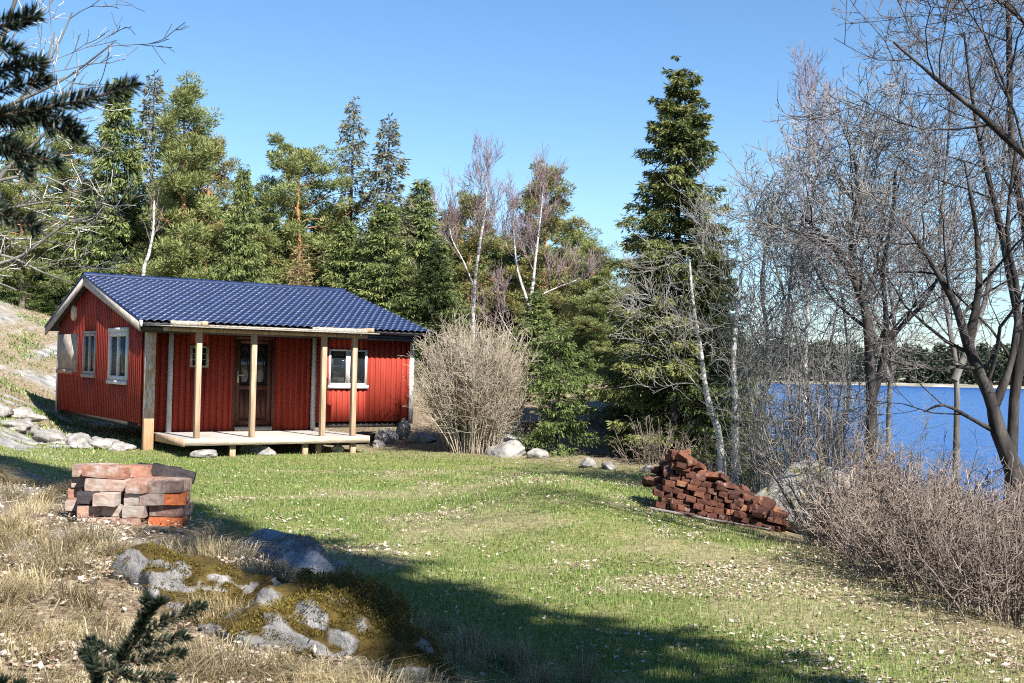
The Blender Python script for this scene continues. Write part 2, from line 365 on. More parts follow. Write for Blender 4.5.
mb = MB(); mb.box(.06, LU-.08, .32, 7.2, -.12, -.02); mb.box(4.08, LU-.08, .06, .30, -.14, -.03); mb.build('floor_frame', M_dark, cabin)
# corner boards
mb = MB(); mb.box(6.365, 6.475, -.035, .02, -.06, 2.02); mb.box(6.43, 6.475, .02, .12, -.06, 2.02); mb.build('corner_board', M_white, cabin)
mb = MB(); mb.box(-.04, .02, 7.24, 7.32, -.1, 2.0); mb.build('corner_board', M_white, cabin)
mb = MB(); mb.box(-.035, -.005, -.03, .05, -.05, 1.98); mb.build('corner_board', M_red, cabin)
# wide free corner post on the left front
mb = MB(); mb.box(.02, .235, -.16, -.06, -.62, 2.0); mb.build('corner_post', M_post, cabin, bevel=.006)
for a in (.60, 3.925): mb = MB(); mb.box(a, a+.1, .15, .225, -.2, 1.93); mb.build('porch_trim', M_white, cabin)
mb = MB(); mb.box(.56, 4.05, .12, .225, 1.935, 2.01); mb.build('porch_beam', M_wood, cabin)
def window(u0, u1, z0, z1, fr, mull, sill=True, fm=M_white, fw=.065, bars=0, top=0):
    mb = MB(); B = lambda a0, a1, d0, d1, b0, b1, m_=None: (m_ or mb).hexa([fr(a0,d0,b0), fr(a1,d0,b0), fr(a1,d1,b0), fr(a0,d1,b0), fr(a0,d0,b1), fr(a1,d0,b1), fr(a1,d1,b1), fr(a0,d1,b1)])
    B(u0-fw*.4, u0+fw*.7, -.04, .045, z0, z1); B(u1-fw*.7, u1+fw*.4, -.04, .045, z0, z1)
    B(u0+fw*.7, u1-fw*.7, -.04, .043, z1-fw, z1); B(u0+fw*.7, u1-fw*.7, -.04, .043, z0, z0+fw)
    if top: B(u0-fw*.7, u1+fw*.7, -.02, .06, z1+.003, z1+top)
    w = mb.build('window', fm, cabin)
    p = MB(); B(u0+fw*.7, u1-fw*.7, -.03, -.01, z0+fw, z1-fw, p); p.build('pane', M_glass, w)
    us = np.linspace(u0+fw*.7, u1-fw*.7, mull+2)
    for a in us[1:-1]: p = MB(); B(a-.05, a+.05, -.03, .04, z0+fw, z1-fw, p); p.build('mullion', fm, w)
    if bars:
        for k in range(1, bars+1):
            zz = z0+fw + (z1-z0-2*fw)*k/(bars+1)
            for a0, a1 in zip(us[:-1], us[1:]):
                p = MB(); B(a0+(.05 if a0 > us[0] else 0), a1-(.05 if a1 < us[-1] else 0), -.025, .012, zz-.011, zz+.011, p); p.build('glazing_bar', fm, w)
    if sill: p = MB(); B(u0-.05, u1+.05, .005, .075, z0-.085, z0-.003, p); p.build('sill', fm, w)
    return w
window(*WIN_F, ffr(0), 1, True, M_white, .04)
window(*WIN_S, ffr(.25), 1, False, M_grey, .05, 2)
window(*WG[0], gfr, 1, True, M_barge, .07, 0, .05)
window(*WG[1], gfr, 1, True, M_white, .10, 0, .09)
# boarded-up opening and round vent on the gable
mb = MB(); mb.box(-.055, -.022, 5.22, 7.14, .98, 1.93); o = mb.build('window_board', M_ply, cabin)
mb = MB(); mb.box(-.075, -.056, 5.55, 7.2, .94, 1.04); mb.build('batten', M_wood, o)
mb = MB(); th = np.linspace(0, 2*np.pi, 25)[:-1]
ring = lambda r, x: np.stack([np.full(24, x), 5.63+r*np.cos(th), 2.45+r*np.sin(th)], -1)
Vv = np.concatenate([ring(.19, -.02), ring(.19, -.07), ring(.17, -.085), ring(.07, -.06), ring(.05, -.09), ring(.001, -.095)])
k = np.arange(24); mb.add(Vv, np.concatenate([np.stack([r*24+k, r*24+(k+1) % 24, (r+1)*24+(k+1) % 24, (r+1)*24+k], -1) for r in range(5)]))
mb.build('round_vent', m_noise('cream_plastic', [(.3, (.42, .33, .22)), (.7, (.6, .5, .36))], 8, 3, .5), cabin, True)
# door
mb = MB(); mb.box(2.13, 2.97, .27, .30, -.1, 1.83); 
for a in (2.13, 2.87): mb.box(a, a+.10, .245, .268, -.1, 1.83)
for z0, z1 in ((-.1, .06), (.72, .82), (1.74, 1.83)): mb.box(2.235, 2.865, .245, .268, z0, z1)
for k in range(5): mb.box(2.245+k*.125, 2.36+k*.125, .256, .269, .065, .715)
mb.box(2.50, 2.60, .245, .268, .825, 1.735)
d = mb.build('door', M_door, cabin)
mb = MB(); mb.box(2.236, 2.498, .255, .262, .822, 1.738); mb.box(2.602, 2.864, .255, .262, .822, 1.738); mb.build('door_glass', M_glass, d)
mb = MB(); mb.box(2.165, 2.20, .235, .246, .86, 1.12); mb.tube([(2.18, .235, 1.03), (2.18, .20, 1.03)], .01); mb.tube([(2.18, .20, 1.03), (2.29, .20, 1.025)], .01); mb.build('handle', M_brass, d)
mb = MB(); mb.box(2.06, 2.12, .22, .31, -.19, 1.9); mb.box(2.98, 3.04, .22, .31, -.19, 1.9); mb.box(2.12, 2.98, .22, .31, 1.835, 1.9); mb.build('door_frame', M_door, d)
mb = MB(); mb.box(2.12, 2.98, .16, .30, -.19, -.105); mb.build('threshold', M_grey, d)
# roof
def tiles(v0, v1, ua, ub, z0f, name, par):
    du = .0208; us = np.arange(ua, ub+1e-6, du); n = abs(v1-v0); 
    sl = math.hypot(v1-v0, roofz(v1)-roofz(v0)); rows = int(round(sl/.262)); st = []
    for r in range(rows):
        st += [(r+.012, 0.0), (r+.3, .18), (r+.6, .5), (r+.82, .85), (r+.9, .98), (r+.95, .92), (r+.985, .62), (r+1.004, .2)]
    t = np.clip(np.array([a for a, _ in st])/rows, 0, 1); lip = np.array([b for _, b in st])*.04
    VV = v0 + (v1-v0)*t; ZZ = roofz(v0) + (roofz(v1)-roofz(v0))*t
    w = (.5+.5*np.cos(2*np.pi*us/.166)); w = .040*w**.5
    P = np.stack([np.broadcast_to(us, (len(t), len(us))), np.broadcast_to(VV[:, None], (len(t), len(us))), ZZ[:, None]+lip[:, None]+w[None]+.035], -1)
    i, j = np.meshgrid(np.arange(len(t)-1), np.arange(len(us)-1), indexing='ij'); q = i*len(us)+j
    F = np.stack([q, q+1, q+len(us)+1, q+len(us)], -1).reshape(-1, 4)
    if v1 < v0: F = F[:, ::-1]
    me = mesh_np(name, P, [F[:, ::-1]], M_roof, None, True); o = link(name, me, par); return o
roof = None
mb = MB()
for va, vb in ((-.42, RV), (RV, 7.92)):
    za, zb_ = roofz(va)+.0, roofz(vb)+.0
    P = [(-.19, va, za-.06), (LU+.2, va, za-.06), (LU+.2, vb, zb_-.06), (-.19, vb, zb_-.06)]
    mb.hexa(P + [(x, y, z+.07) for x, y, z in P])
roof = mb.build('roof', M_dark, cabin)
tiles(RV, -.47, -.215, LU+.225, 0, 'roof_tiles', roof); tiles(RV, 7.95, -.215, LU+.225, 0, 'roof_tiles', roof)
mb = MB(); us = np.arange(-.23, LU+.25, .36)
for a, b_ in zip(us[:-1], us[1:]):
    mb.tube([(a, RV, RZ+.055), (b_+.02, RV, RZ+.05)], [.095, .088], 12)
mb.build('ridge_cap', M_roof, roof, True)
for ue, s in ((-.19, -1), (LU+.2, 1)):
    for va, vb in ((-.46, RV), (RV, 7.94)):
        mb = MB(); za, zb_ = roofz(va), roofz(vb); u0, u1 = sorted((ue, ue+s*.03))
        mb.hexa([(u0, va, za-.17), (u1, va, za-.17), (u1, vb, zb_-.17), (u0, vb, zb_-.17), (u0, va, za+.015), (u1, va, za+.015), (u1, vb, zb_+.015), (u0, vb, zb_+.015)])
        mb.build('barge_board', M_barge, roof)
        mb = MB(); u0, u1 = sorted((ue-s*.06, ue+s*.05)); o_ = .075
        mb.hexa([(u0, va, za+o_-.045), (u1, va, za+o_-.055), (u1, vb, zb_+o_-.055), (u0, vb, zb_+o_-.045), (u0, va, za+o_), (u1, va, za+o_-.01), (u1, vb, zb_+o_-.01), (u0, vb, zb_+o_)])
        mb.build('verge_flashing', M_roof, roof)
# gutter: half pipe along the front eave, with end caps and a downpipe stub
mb = MB(); th = np.linspace(np.pi, 2*np.pi, 9); gr = .06; zz = roofz(-.44)-.005
prof = [(-.52+gr*math.cos(t), zz+gr*math.sin(t)) for t in th] + [(-.52+(gr-.008)*math.cos(t), zz+(gr-.008)*math.sin(t)) for t in th[::-1]]
nP = len(prof); Vv = [(-.2, a, b_) for a, b_ in prof] + [(LU+.24, a, b_) for a, b_ in prof]; k = np.arange(nP)
mb.add(Vv, np.stack([k, (k+1) % nP, nP+(k+1) % nP, nP+k], -1))
for ux in (-.21, LU+.24): mb.box(ux, ux+.012, -.585, -.455, zz-.065, zz+.01)
mb.tube([(LU+.16, -.5, zz-.04), (LU+.16, -.48, zz-.13), (LU+.14, -.36, zz-.2)], .035, 10)
mb.build('gutter', M_black, roof, False)
mb = MB(); mb.box(-.18, LU+.19, -.445, -.42, roofz(-.43)-.2, roofz(-.43)-.0); mb.build('fascia_board', M_black, roof)
mb = MB(); mb.box(-.24, -.195, -.60, -.5, zz-.08, zz+.05); mb.build('fascia_end', M_white, roof)
# porch
mb = MB()
vs = np.arange(-1.93, .2, .118)
for v0 in vs: mb.box(.30 if v0 > -1.9 else .30, 4.30, v0, v0+.112, -.235, -.205)
deck = mb.build('porch_deck', M_deck, cabin)
mb = MB(); mb.box(.29, 4.31, -1.965, -1.932, -.345, -.203); mb.build('deck_edge', M_fascia, deck)
mb = MB(); mb.box(.262, .289, -1.965, .2, -.36, -.203); mb.build('deck_edge', M_wood, deck); mb = MB(); mb.box(4.311, 4.335, -1.965, .1, -.35, -.203); mb.build('deck_edge', M_fascia, deck)
for u0, v0, m_ in ((1.26, -1.86, M_wood), (2.12, -1.0, M_grey), (2.84, -1.86, M_wood), (3.22, -1.7, M_wood), (3.95, -1.86, M_wood), (3.5, -1.2, M_ply)):
    mb = MB(); mb.box(u0, u0+.11, v0, v0+.1, -.85, -.24); mb.build('deck_support', m_, deck)
for k, u0 in enumerate((.52, 1.67, 3.23, 3.945)):
    mb = MB(); mb.box(u0, u0+.105, -1.85, -1.745, -.204, 1.90); mb.build('porch_post', M_wood, cabin, bevel=.005)
mb = MB(); mb.box(-.12, 4.28, -1.86, -1.735, 1.902, 1.975); mb.build('porch_beam', M_wood, cabin)
mb = MB(); P = [(-.15, -2.17, 1.935), (4.12, -2.17, 1.935), (4.08, -.46, 1.985), (-.15, -.46, 1.985)]
mb.hexa([(x, y, z+.045) for x, y, z in P] + [(x, y, z+.068) for x, y, z in P])
P = [(4.12, -2.17, 1.935), (4.40, -2.17, 1.935), (4.40, -1.75, 1.947), (4.12, -1.75, 1.947)]
mb.hexa([(x, y, z+.046) for x, y, z in P] + [(x, y, z+.067) for x, y, z in P])
mb.build('porch_roof', M_grey, cabin)
mb = MB(); mb.box(-.1, .5, -2.12, -2.07, 2.006, 2.10); mb.box(.66, 4.15, -2.10, -2.06, 2.006, 2.04); mb.box(2.9, 4.2, -2.06, -2.02, 2.006, 2.09); mb.build('roof_edge_board', M_grey, cabin)
for u0 in (.52, 4.17):
    mb = MB(); mb.box(u0, u0+.1, -2.17, -1.2, 2.006, 2.108); mb.build('rafter_end', M_wood, cabin)
# ------------------------------------------------------------------ rocks
def rock_mesh(name, seed, size, mat, sub=4, rough=.35, flat=.0):
    import bmesh
    bm = bmesh.new(); bmesh.ops.create_icosphere(bm, subdivisions=sub, radius=1)
    off = Vector((seed*3.7, seed*1.3, seed*5.1)); g = rs(seed)
    planes = [(Vector(unit(g.normal(size=3))), g.uniform(.55, .85)) for _ in range(9)]
    for v in bm.verts:
        p = v.co.copy()
        for nn, dd in planes:
            t = p.dot(nn)
            if t > dd: p -= nn*(t-dd)*.85
        n = mnoise.fractal(p*1.3+off, .9, 2.1, 5)*rough*.6 + mnoise.fractal(p*5+off, .9, 2.1, 4)*rough*.15
        p *= 1+n
        v.co = Vector((p.x*size[0], p.y*size[1], p.z*size[2]))
    me = bpy.data.meshes.new(name); bm.to_mesh(me); bm.free()
    me.polygons.foreach_set('use_smooth', np.ones(len(me.polygons), bool)); me.materials.append(mat); return me
def m_rock(name, cols, mossc=None, moss_at=(.55, .75), lichen=None):
    m, N, L, B = new_mat(name)
    tc = N.new('ShaderNodeTexCoord').outputs['Object']
    n1 = noise(N, L, 4, 9, .68, vec=tc); n2 = noise(N, L, 22, 6, .7, vec=tc); n3 = noise(N, L, 2.6, 5, .6, vec=tc)
    c = ramp(N, L, n1, list(zip((.32, .48, .6, .74), cols)))
    c = mixc(N, L, .45, c, ramp(N, L, n2, [(.3, (.08, .08, .085)), (.5, (.3, .3, .3)), (.7, (.5, .49, .47))]), 'OVERLAY')
    if lichen:
        c = mixc(N, L, ramp(N, L, noise(N, L, 7, 6, .7, vec=tc), [(.56, (0, 0, 0)), (.62, (1, 1, 1))]), c, lichen)
    if mossc:
        ge = N.new('ShaderNodeNewGeometry'); sp = N.new('ShaderNodeSeparateXYZ'); L.new(ge.outputs['Normal'], sp.inputs[0])
        ma = N.new('ShaderNodeMath'); ma.operation = 'MULTIPLY_ADD'; L.new(n3, ma.inputs[0]); ma.inputs[1].default_value = 1.6; 
        m2 = N.new('ShaderNodeMath'); m2.operation = 'MULTIPLY_ADD'; L.new(sp.outputs[2], m2.inputs[0]); m2.inputs[1].default_value = .55; m2.inputs[2].default_value = -.5; L.new(m2.outputs[0], ma.inputs[2])
        f = ramp(N, L, ma.outputs[0], [(moss_at[0], (0, 0, 0)), (moss_at[1], (1, 1, 1))])
        c = mixc(N, L, f, c, ramp(N, L, n2, list(zip((.3, .5, .7), mossc))))
    L.new(c, B.inputs['Base Color']); B.inputs['Roughness'].default_value = .88; B.inputs['Specular IOR Level'].default_value = .2
    bump(N, L, B, n2, .6, .03); return m
MOSS = ((.022, .016, .005), (.055, .038, .009), (.10, .066, .014))
M_rock_blue = m_rock('blue_grey_rock', ((.10, .11, .13), (.20, .215, .25), (.29, .31, .35), (.42, .43, .46)))
M_rock_moss = m_rock('mossy_rock', ((.10, .10, .10), (.22, .21, .2), (.33, .32, .31), (.48, .46, .44)), MOSS, (.58, .68))
M_rock_pale = m_rock('pale_granite', ((.13, .12, .11), (.26, .24, .22), (.36, .34, .31), (.47, .44, .41)))
M_rock_lich = m_rock('lichen_rock', ((.10, .10, .095), (.19, .185, .17), (.29, .28, .25), (.38, .36, .32)), None, (.5, .7), (.27, .23, .09))
def rock(x, y, size, seed, mat, label, rz=0, sink=.35, group=None, name='boulder', tilt=(0, 0), sub=4, rough=.35, dz=0, cat=None, z=None):
    o = link(name, rock_mesh(name, seed, size, mat, sub, rough), None, (x, y, z if z is not None else g1(x, y) + size[2]*(1-2*sink) + dz))
    o.rotation_euler = (tilt[0], tilt[1], rz); tag(o, label, cat or name.split('_')[-1], group); return o
M_mossb = m_leaf('moss_tips', [(0, (.04, .03, .007)), (.5, (.12, .088, .016)), (1, (.25, .18, .035))], .25)
def moss_on(o, n, seed, thr=.5, up=.25):
    g = rs(seed); me = o.data; me.calc_loop_triangles(); V = np.array([v.co[:] for v in me.vertices]); T = np.array([t.vertices[:] for t in me.loop_triangles])
    a, b, c = V[T[:, 0]], V[T[:, 1]], V[T[:, 2]]; nn = np.cross(b-a, c-a); ar = np.linalg.norm(nn, axis=1); nn = unit(nn)
    Rm = np.array(o.rotation_euler.to_matrix()); k = g.choice(len(T), n, p=ar/ar.sum()); r1 = np.sqrt(g.random(n)); r2 = g.random(n)
    P = a[k]*(1-r1)[:, None]+b[k]*(r1*(1-r2))[:, None]+c[k]*(r1*r2)[:, None]; N_ = nn[k]; wz = (N_@Rm.T)[:, 2]
    f = fbm(P[:, 0]*4+P[:, 2]*2+seed, P[:, 1]*4, seed)*.7+.3*fbm(P[:, 0]*14, P[:, 1]*14+P[:, 2]*9, seed+3); keep = (f > thr-.12*wz) & (wz > up); P, N_, f = P[keep], N_[keep], f[keep]; n = len(P)
    bulge = np.clip((f-thr+.1)*.25, 0, .03)[:, None]; V_, F_ = leaf_quads(P-N_*.004+N_*bulge*g.random((n, 1)), N_+g.normal(size=(n, 3))*.55, g.uniform(.006, .016, n), g.uniform(.0022, .0045, n), g)
    link('moss', mesh_np('moss', V_, [F_], M_mossb, dict(tint=np.repeat(np.clip(.45+.22*g.normal(size=n)+(f-thr), 0, 1), 4))), o)
moss_on(rock(-1.0, 5.72, (.30, .80, .34), 3, M_rock_blue, 'bare blue-grey boulder face on the shaded edge of the knoll', .5, tilt=(.06, .25), sub=5, z=.53, rough=.34), 20000, 1, .58, .6)
moss_on(rock(-.56, 4.05, (.52, .36, .28), 8, M_rock_moss, 'boulder with golden moss and pale bare patches in front of the shaded grass', -.5, .42, sub=5, tilt=(0, .18), dz=-.15, rough=.6), 90000, 2, .55)
moss_on(rock(-1.25, 4.6, (.42, .36, .2), 15, M_rock_moss, 'low moss-covered stone behind the little spruce sapling', .3, .45, sub=5, dz=-.07, rough=.5), 70000, 3, .52)
rock(3.75, 14.6, (.95, .8, .62), 21, M_rock_lich, 'large grey boulder with yellow lichen beside the heap of red bricks', .3, .3, sub=5)
rock(4.5, 13.6, (.6, .5, .4), 27, M_rock_lich, 'smaller grey stone half hidden by the bare thicket', 1.1, .35)
c = cw(6.25, .05); 
rock(c.x, c.y, (.2, .2, .33), 31, M_rock_pale, 'upright squared stone pier under the right end of the red wall', CA, .2, name='foundation_stone', rough=.12)
c = cw(5.78, -.02); rock(c.x, c.y, (.42, .28, .22), 33, M_rock_pale, 'big pale stone leaning under the red wall beside the stone pier', CA+.2, .2, name='foundation_stone', rough=.2)
for k, (u, v, s, lab) in enumerate([(6.35, -.75, (.36, .25, .16), 'flat grey stone in front of the stone pier'), (5.3, -.5, (.2, .16, .12), 'small pale stone right of the porch deck'), (2.0, -1.55, (.5, .2, .17), 'long whitish stone under the middle of the porch deck'),
        (.75, -1.9, (.3, .2, .12), 'grey stone under the left end of the porch deck'), (3.75, -1.6, (.2, .16, .13), 'jagged white stone beside the last deck support')]):
    c = cw(u, v); rock(c.x, c.y, s, 40+k, M_rock_pale, lab, CA+k, .3, name='stone')
g = rs(77)
for k, (u, v, s) in enumerate([(-.35, .1, .3), (-.55, .65, .36), (-.4, 1.3, .3), (-.8, 1.4, .4), (-.7, 2.2, .42), (-1.3, 2.0, .5), (-1.2, 3.0, .45), (-.5, 2.9, .3), (-1.9, 2.6, .5), (-1.0, .6, .26), (-2.2, 3.9, .5), (-1.5, 4.6, .4)]):
    c = cw(u, v); rock(c.x, c.y, (s*1.25, s*.85, s*.5), 50+k, M_rock_pale, 'pale granite rubble stone banked along the shaded red gable', g.uniform(0, 6), .43, 'stones along the gable', name='stone', rough=.6)
for k, (x, y, s, lab) in enumerate([(-.05, 24.8, .5, 'pale stone at the right foot of the tan bush'), (1.55, 22.6, .28, 'pale stone at the edge of the lawn below the dark bank'), (1.9, 22.2, .22, 'small brownish stone at the edge of the lawn before the big spruce'), (2.6, 21.6, .16, 'tiny pale stone left of the brick heap'), (.6, 24.4, .3, 'low stone half in dry leaves between tan bush and dark bank')]):
    rock(x, y, (s, s*.6, s*.5), 70+k, M_rock_pale, lab, k, .3, name='stone')
for k, (x, y, s) in enumerate([(2.2, 29, 1.3), (.6, 28.5, 1.0), (3.4, 27.5, .8)]):
    rock(x, y, (s, s*.6, s*.4), 80+k, M_rock_lich, ['wide rock ledge under the trees left of the big spruce', 'rock ledge behind the young green juniper', 'dark rock at the foot of the big spruce'][k], k*.4, .5, name='rock', rough=.6)
# ------------------------------------------------------------------ bricks
def brick_mesh(seed, mat, dims=(.245, .118, .064)):
    g = rs(seed); n = 5
    import bmesh
    bm = bmesh.new(); bmesh.ops.create_cube(bm, size=1)
    bmesh.ops.subdivide_edges(bm, edges=bm.edges[:], cuts=3, use_grid_fill=True)
    for v in bm.verts:
        p = v.co; e = sorted(abs(c) for c in p)
        k = (e[1] > .49)*.012 + (e[0] > .49)*.02
        off = Vector((seed*2.1, seed, 0)); nz = mnoise.noise(p*3+off)
        p *= 1 - k*(1+1.2*nz); 
        v.co = Vector((p.x*dims[0], p.y*dims[1], p.z*dims[2])) + mnoise.noise_vector(p*2.5+off)*.004
    me = bpy.data.meshes.new('brick'); bm.to_mesh(me); bm.free(); me.materials.append(mat); return me
def m_brick(name, stops, mortar=(.31, .265, .23), cover=(.50, .66)):
    m, N, L, B = new_mat(name)
    oi = N.new('ShaderNodeObjectInfo'); tc = N.new('ShaderNodeTexCoord').outputs['Object']
    va = N.new('ShaderNodeVectorMath'); va.operation = 'ADD'; L.new(tc, va.inputs[0])
    cm = N.new('ShaderNodeVectorMath'); cm.operation = 'SCALE'; cm.inputs[0].default_value = (1, 1, 1)
    s_ = N.new('ShaderNodeMath'); s_.operation = 'MULTIPLY'; s_.inputs[1].default_value = 37; L.new(oi.outputs['Random'], s_.inputs[0]); L.new(s_.outputs[0], cm.inputs['Scale']); L.new(cm.outputs[0], va.inputs[1])
    vec = va.outputs[0]
    c = ramp(N, L, oi.outputs['Random'], stops)
    c = mixc(N, L, .55, c, ramp(N, L, noise(N, L, 35, 6, .7, vec=vec), [(.3, (.1, .1, .1)), (.5, (.5, .5, .5)), (.7, (.85, .85, .85))]), 'OVERLAY')
    f = ramp(N, L, noise(N, L, 9, 6, .65, vec=vec), [(cover[0], (0, 0, 0)), (cover[1], (1, 1, 1))])
    c = mixc(N, L, f, c, mortar)
    L.new(c, B.inputs['Base Color']); B.inputs['Roughness'].default_value = .9; B.inputs['Specular IOR Level'].default_value = .15
    bump(N, L, B, noise(N, L, 60, 5, .7, vec=vec), .5, .006); return m
M_brick = m_brick('old_brick', [(0, (.20, .085, .055)), (.2, (.27, .17, .13)), (.4, (.25, .12, .08)), (.55, (.19, .065, .038)), (.7, (.30, .21, .17)), (.85, (.22, .15, .12)), (1, (.13, .08, .065))])
M_brick_mortar = m_brick('mortared_brick', [(0, (.24, .16, .125)), (1, (.3, .22, .18))], cover=(.36, .56))
M_brick_orange = m_brick('orange_brick', [(0, (.30, .08, .03)), (1, (.34, .10, .04))], cover=(.66, .7))
M_brick_black = m_brick('sooty_brick', [(0, (.03, .028, .03)), (1, (.05, .04, .04))], cover=(.66, .7))
M_brick_heap = m_brick('red_brick', [(0, (.045, .02, .015)), (.35, (.085, .034, .024)), (.6, (.12, .05, .03)), (.8, (.07, .036, .03)), (1, (.21, .095, .05))], (.26, .19, .16), (.58, .7))
BR = [brick_mesh(k, M_brick) for k in range(4)]; BRM = brick_mesh(5, M_brick_mortar); BRO = brick_mesh(6, M_brick_orange); BRB = brick_mesh(7, M_brick_black)
HALF = [brick_mesh(11+k, mt, (.13, .118, .064)) for k, mt in enumerate((M_brick, M_brick_mortar, M_brick_orange))]
def place_brick(me, p, rz, label, group, tilt=(0, 0), sx=1):
    o = link('brick', me, None, p); o.scale = (sx, 1, 1); o.rotation_euler = (tilt[0], tilt[1], rz); tag(o, label, 'brick', group); return o
# the neat stack on the knoll: five short columns, headers to the viewer
g = rs(12); SX, SY = -2.12, 6.35; base = .775
LB = 'weathered pale red brick within the neat stack on the rocky knoll'; GB = 'bricks in the stack on the knoll'
H = .0665
def stk(cx, dy, k, me, lab=LB, rot=0, tx=(0, 0), sx=1):
    place_brick(me, (SX+cx+g.normal()*.006, SY+dy+g.normal()*.016, base+H*(k+.5)), rot+g.normal()*.05, lab, GB, (g.normal()*.015+tx[0], g.normal()*.02+tx[1]), sx)
hd = math.pi/2
# column A (far left, set back), B, C, D, E from left to right; hd turns the short end to the viewer
for k in range(4): stk(-.235, .17, k, BR[k % 4], rot=.25)
for k in range(4): stk(-.03, .20+.01*k, k, BR[(k+1) % 4], rot=hd)
for k in range(4): stk(.10, .22, k, BR[(k+2) % 4], rot=hd)
labB = {0: 'short white-faced brick at the bottom of the stack on the knoll', 2: 'dark grey brick end near the left front of the stack on the knoll'}
for k in range(3): stk(-.185, .02, k, [BRM, BR[2], BRB][k], labB.get(k, LB), rot=hd+.25)
for k in range(3): stk(-.05, -.01, k, [BR[0], HALF[1], BRM][k], rot=hd)
stk(-.09, .03, 3, BRM, 'long white mortar-crusted brick high in the front of the stack on the knoll', rot=.03)
stk(-.10, .03, 4, BR[1], 'rough red brick lying along the top of the stack on the knoll', rot=-.05, tx=(-.03, .05))
for k in range(4): stk(.084, .02, k, [BR[3], BRM, BRM, BR[1]][k], rot=hd)
for k in range(4):
    if k == 0: stk(.245, -.03, 0, BRO, 'bright orange grooved brick at the bottom right of the stack on the knoll', rot=.16, sx=.75)
    elif k == 2: stk(.185, .0, 2, HALF[0]); stk(.285, -.0, 2, HALF[2], 'small bright orange brick end at the right of the stack on the knoll', rot=.2)
    else: stk(.24, -.01, k, BR[k % 4], rot=.12, sx=.74)
for k in range(4): stk(.235, .13, k, BR[(k+3) % 4], rot=.1, sx=.8)
stk(.0, .17, 4.0, BR[0], 'pale grey-pink brick lying on top of the stack on the knoll', rot=.9); stk(.1, .28, 3.8, BRB, 'sooty black brick lying at the back of the stack on the knoll', rot=.2, tx=(0, .12)); stk(.2, .26, 3.7, BRB, 'sooty black brick tilted at the right back of the stack on the knoll', rot=.3, tx=(0, .18)); stk(-.2, .18, 4, BR[3], rot=.3)
# the big heap beside the boulder
g = rs(99); HX, HY = 2.44, 13.9
LH = 'old dark red brick in the sprawling heap beside the lichen-covered boulder'; GH = 'bricks in the heap at the edge of the lawn'
BH = [brick_mesh(20+k, M_brick_heap) for k in range(6)]
def heap_h(t): return float(np.interp(t, [-.85, -.62, -.38, -.1, .3, .62, .9], [.1, .46, .72, .60, .44, .28, .08]))
# stacked face towards the lawn
for r in range(11):
    for q_ in range(16):
        a = -.85 + q_*.125 + (r % 2)*.05
        if r*.068 + .03 > heap_h(a)-.1 or a > .5 or a < -.72: continue
        x = HX + a; y = HY - .30 + .012*r + .03*g.normal() + .25*a*.0
        place_brick(BH[(r*5+q_*3) % 6], (x, y, g1(x, HY-.3)-.02+.068*(r+.5)), hd+g.normal()*.12, LH, GH, (.16+g.normal()*.07, g.normal()*.06))
for k in range(95):
    a = g.uniform(-.7, .68); b_ = g.uniform(-.32, .5); h = heap_h(a)*(1-.5*max(0, b_-.1))
    place_brick(BH[k % 6], (HX+a, HY+b_, g1(HX+a, HY+b_)+h-g.uniform(0, .1)+.0), g.uniform(0, 3.14), LH, GH, (g.normal()*.3, g.normal()*.3))
for k in range(26):
    a = g.uniform(.45, .80); b_ = g.uniform(-.5, .05)
    place_brick(BH[k % 6], (HX+a, HY+b_, g1(HX+a, HY+b_)+g.uniform(.02, max(.05, heap_h(a)))), g.uniform(0, 3.14), LH, GH, (g.normal()*.35, g.normal()*.35))
for k in range(3): place_brick(BH[k], (HX-.40+g.normal()*.05, HY+.05, g1(HX, HY)+.70+.065*k*.7), g.uniform(0, 3), 'brick crowning the highest point of the red heap' if k == 2 else LH, GH, (0, g.normal()*.1))
mb = MB(); mb.tube([(HX-.8, HY-.5, g1(HX-.8, HY-.5)+.03), (HX-.2, HY-.62, g1(HX-.2, HY-.6)+.05), (HX+.55, HY-.72, g1(HX+.5, HY-.7)+.04)], [.018, .016, .010], 8)
tag(mb.build('fallen_branch', m_noise('grey_bark', [(.3, (.07, .06, .05)), (.7, (.2, .18, .16))], 8), None, True), 'thin grey branch lying along the foot of the red brick heap', 'branch')
# ------------------------------------------------------------------ trees
def bark(name, cols, scale=6, st=(1, 1, .3), b=.6):
    return m_noise(name, list(zip((.3, .5, .7), cols)), scale, 6, .9, b, st, .15)
M_bark_pine = None
def m_pine_bark():
    m, N, L, B = new_mat('pine_bark')
    tc = N.new('ShaderNodeTexCoord').outputs['Object']; sp = N.new('ShaderNodeSeparateXYZ'); L.new(tc, sp.inputs[0])
    n = noise(N, L, 6, 6, .6, vec=tc, stretch=(1, 1, .4))
    lo = ramp(N, L, n, [(.3, (.06, .045, .035)), (.7, (.2, .15, .115))]); hi = ramp(N, L, n, [(.3, (.22, .09, .035)), (.7, (.42, .2, .085))])
    mr = N.new('ShaderNodeMapRange'); mr.inputs[1].default_value = 2.5; mr.inputs[2].default_value = 6; L.new(sp.outputs[2], mr.inputs[0])
    L.new(mixc(N, L, mr.outputs[0], lo, hi), B.inputs['Base Color']); B.inputs['Roughness'].default_value = .9
    bump(N, L, B, n, .6, .03); return m
M_bark_pine = m_pine_bark()
M_bark_dark = bark('dark_bark', ((.014, .012, .011), (.035, .03, .027), (.085, .075, .064)))
M_bark_grey = bark('lichen_bark', ((.05, .046, .04), (.115, .108, .095), (.2, .19, .17)))
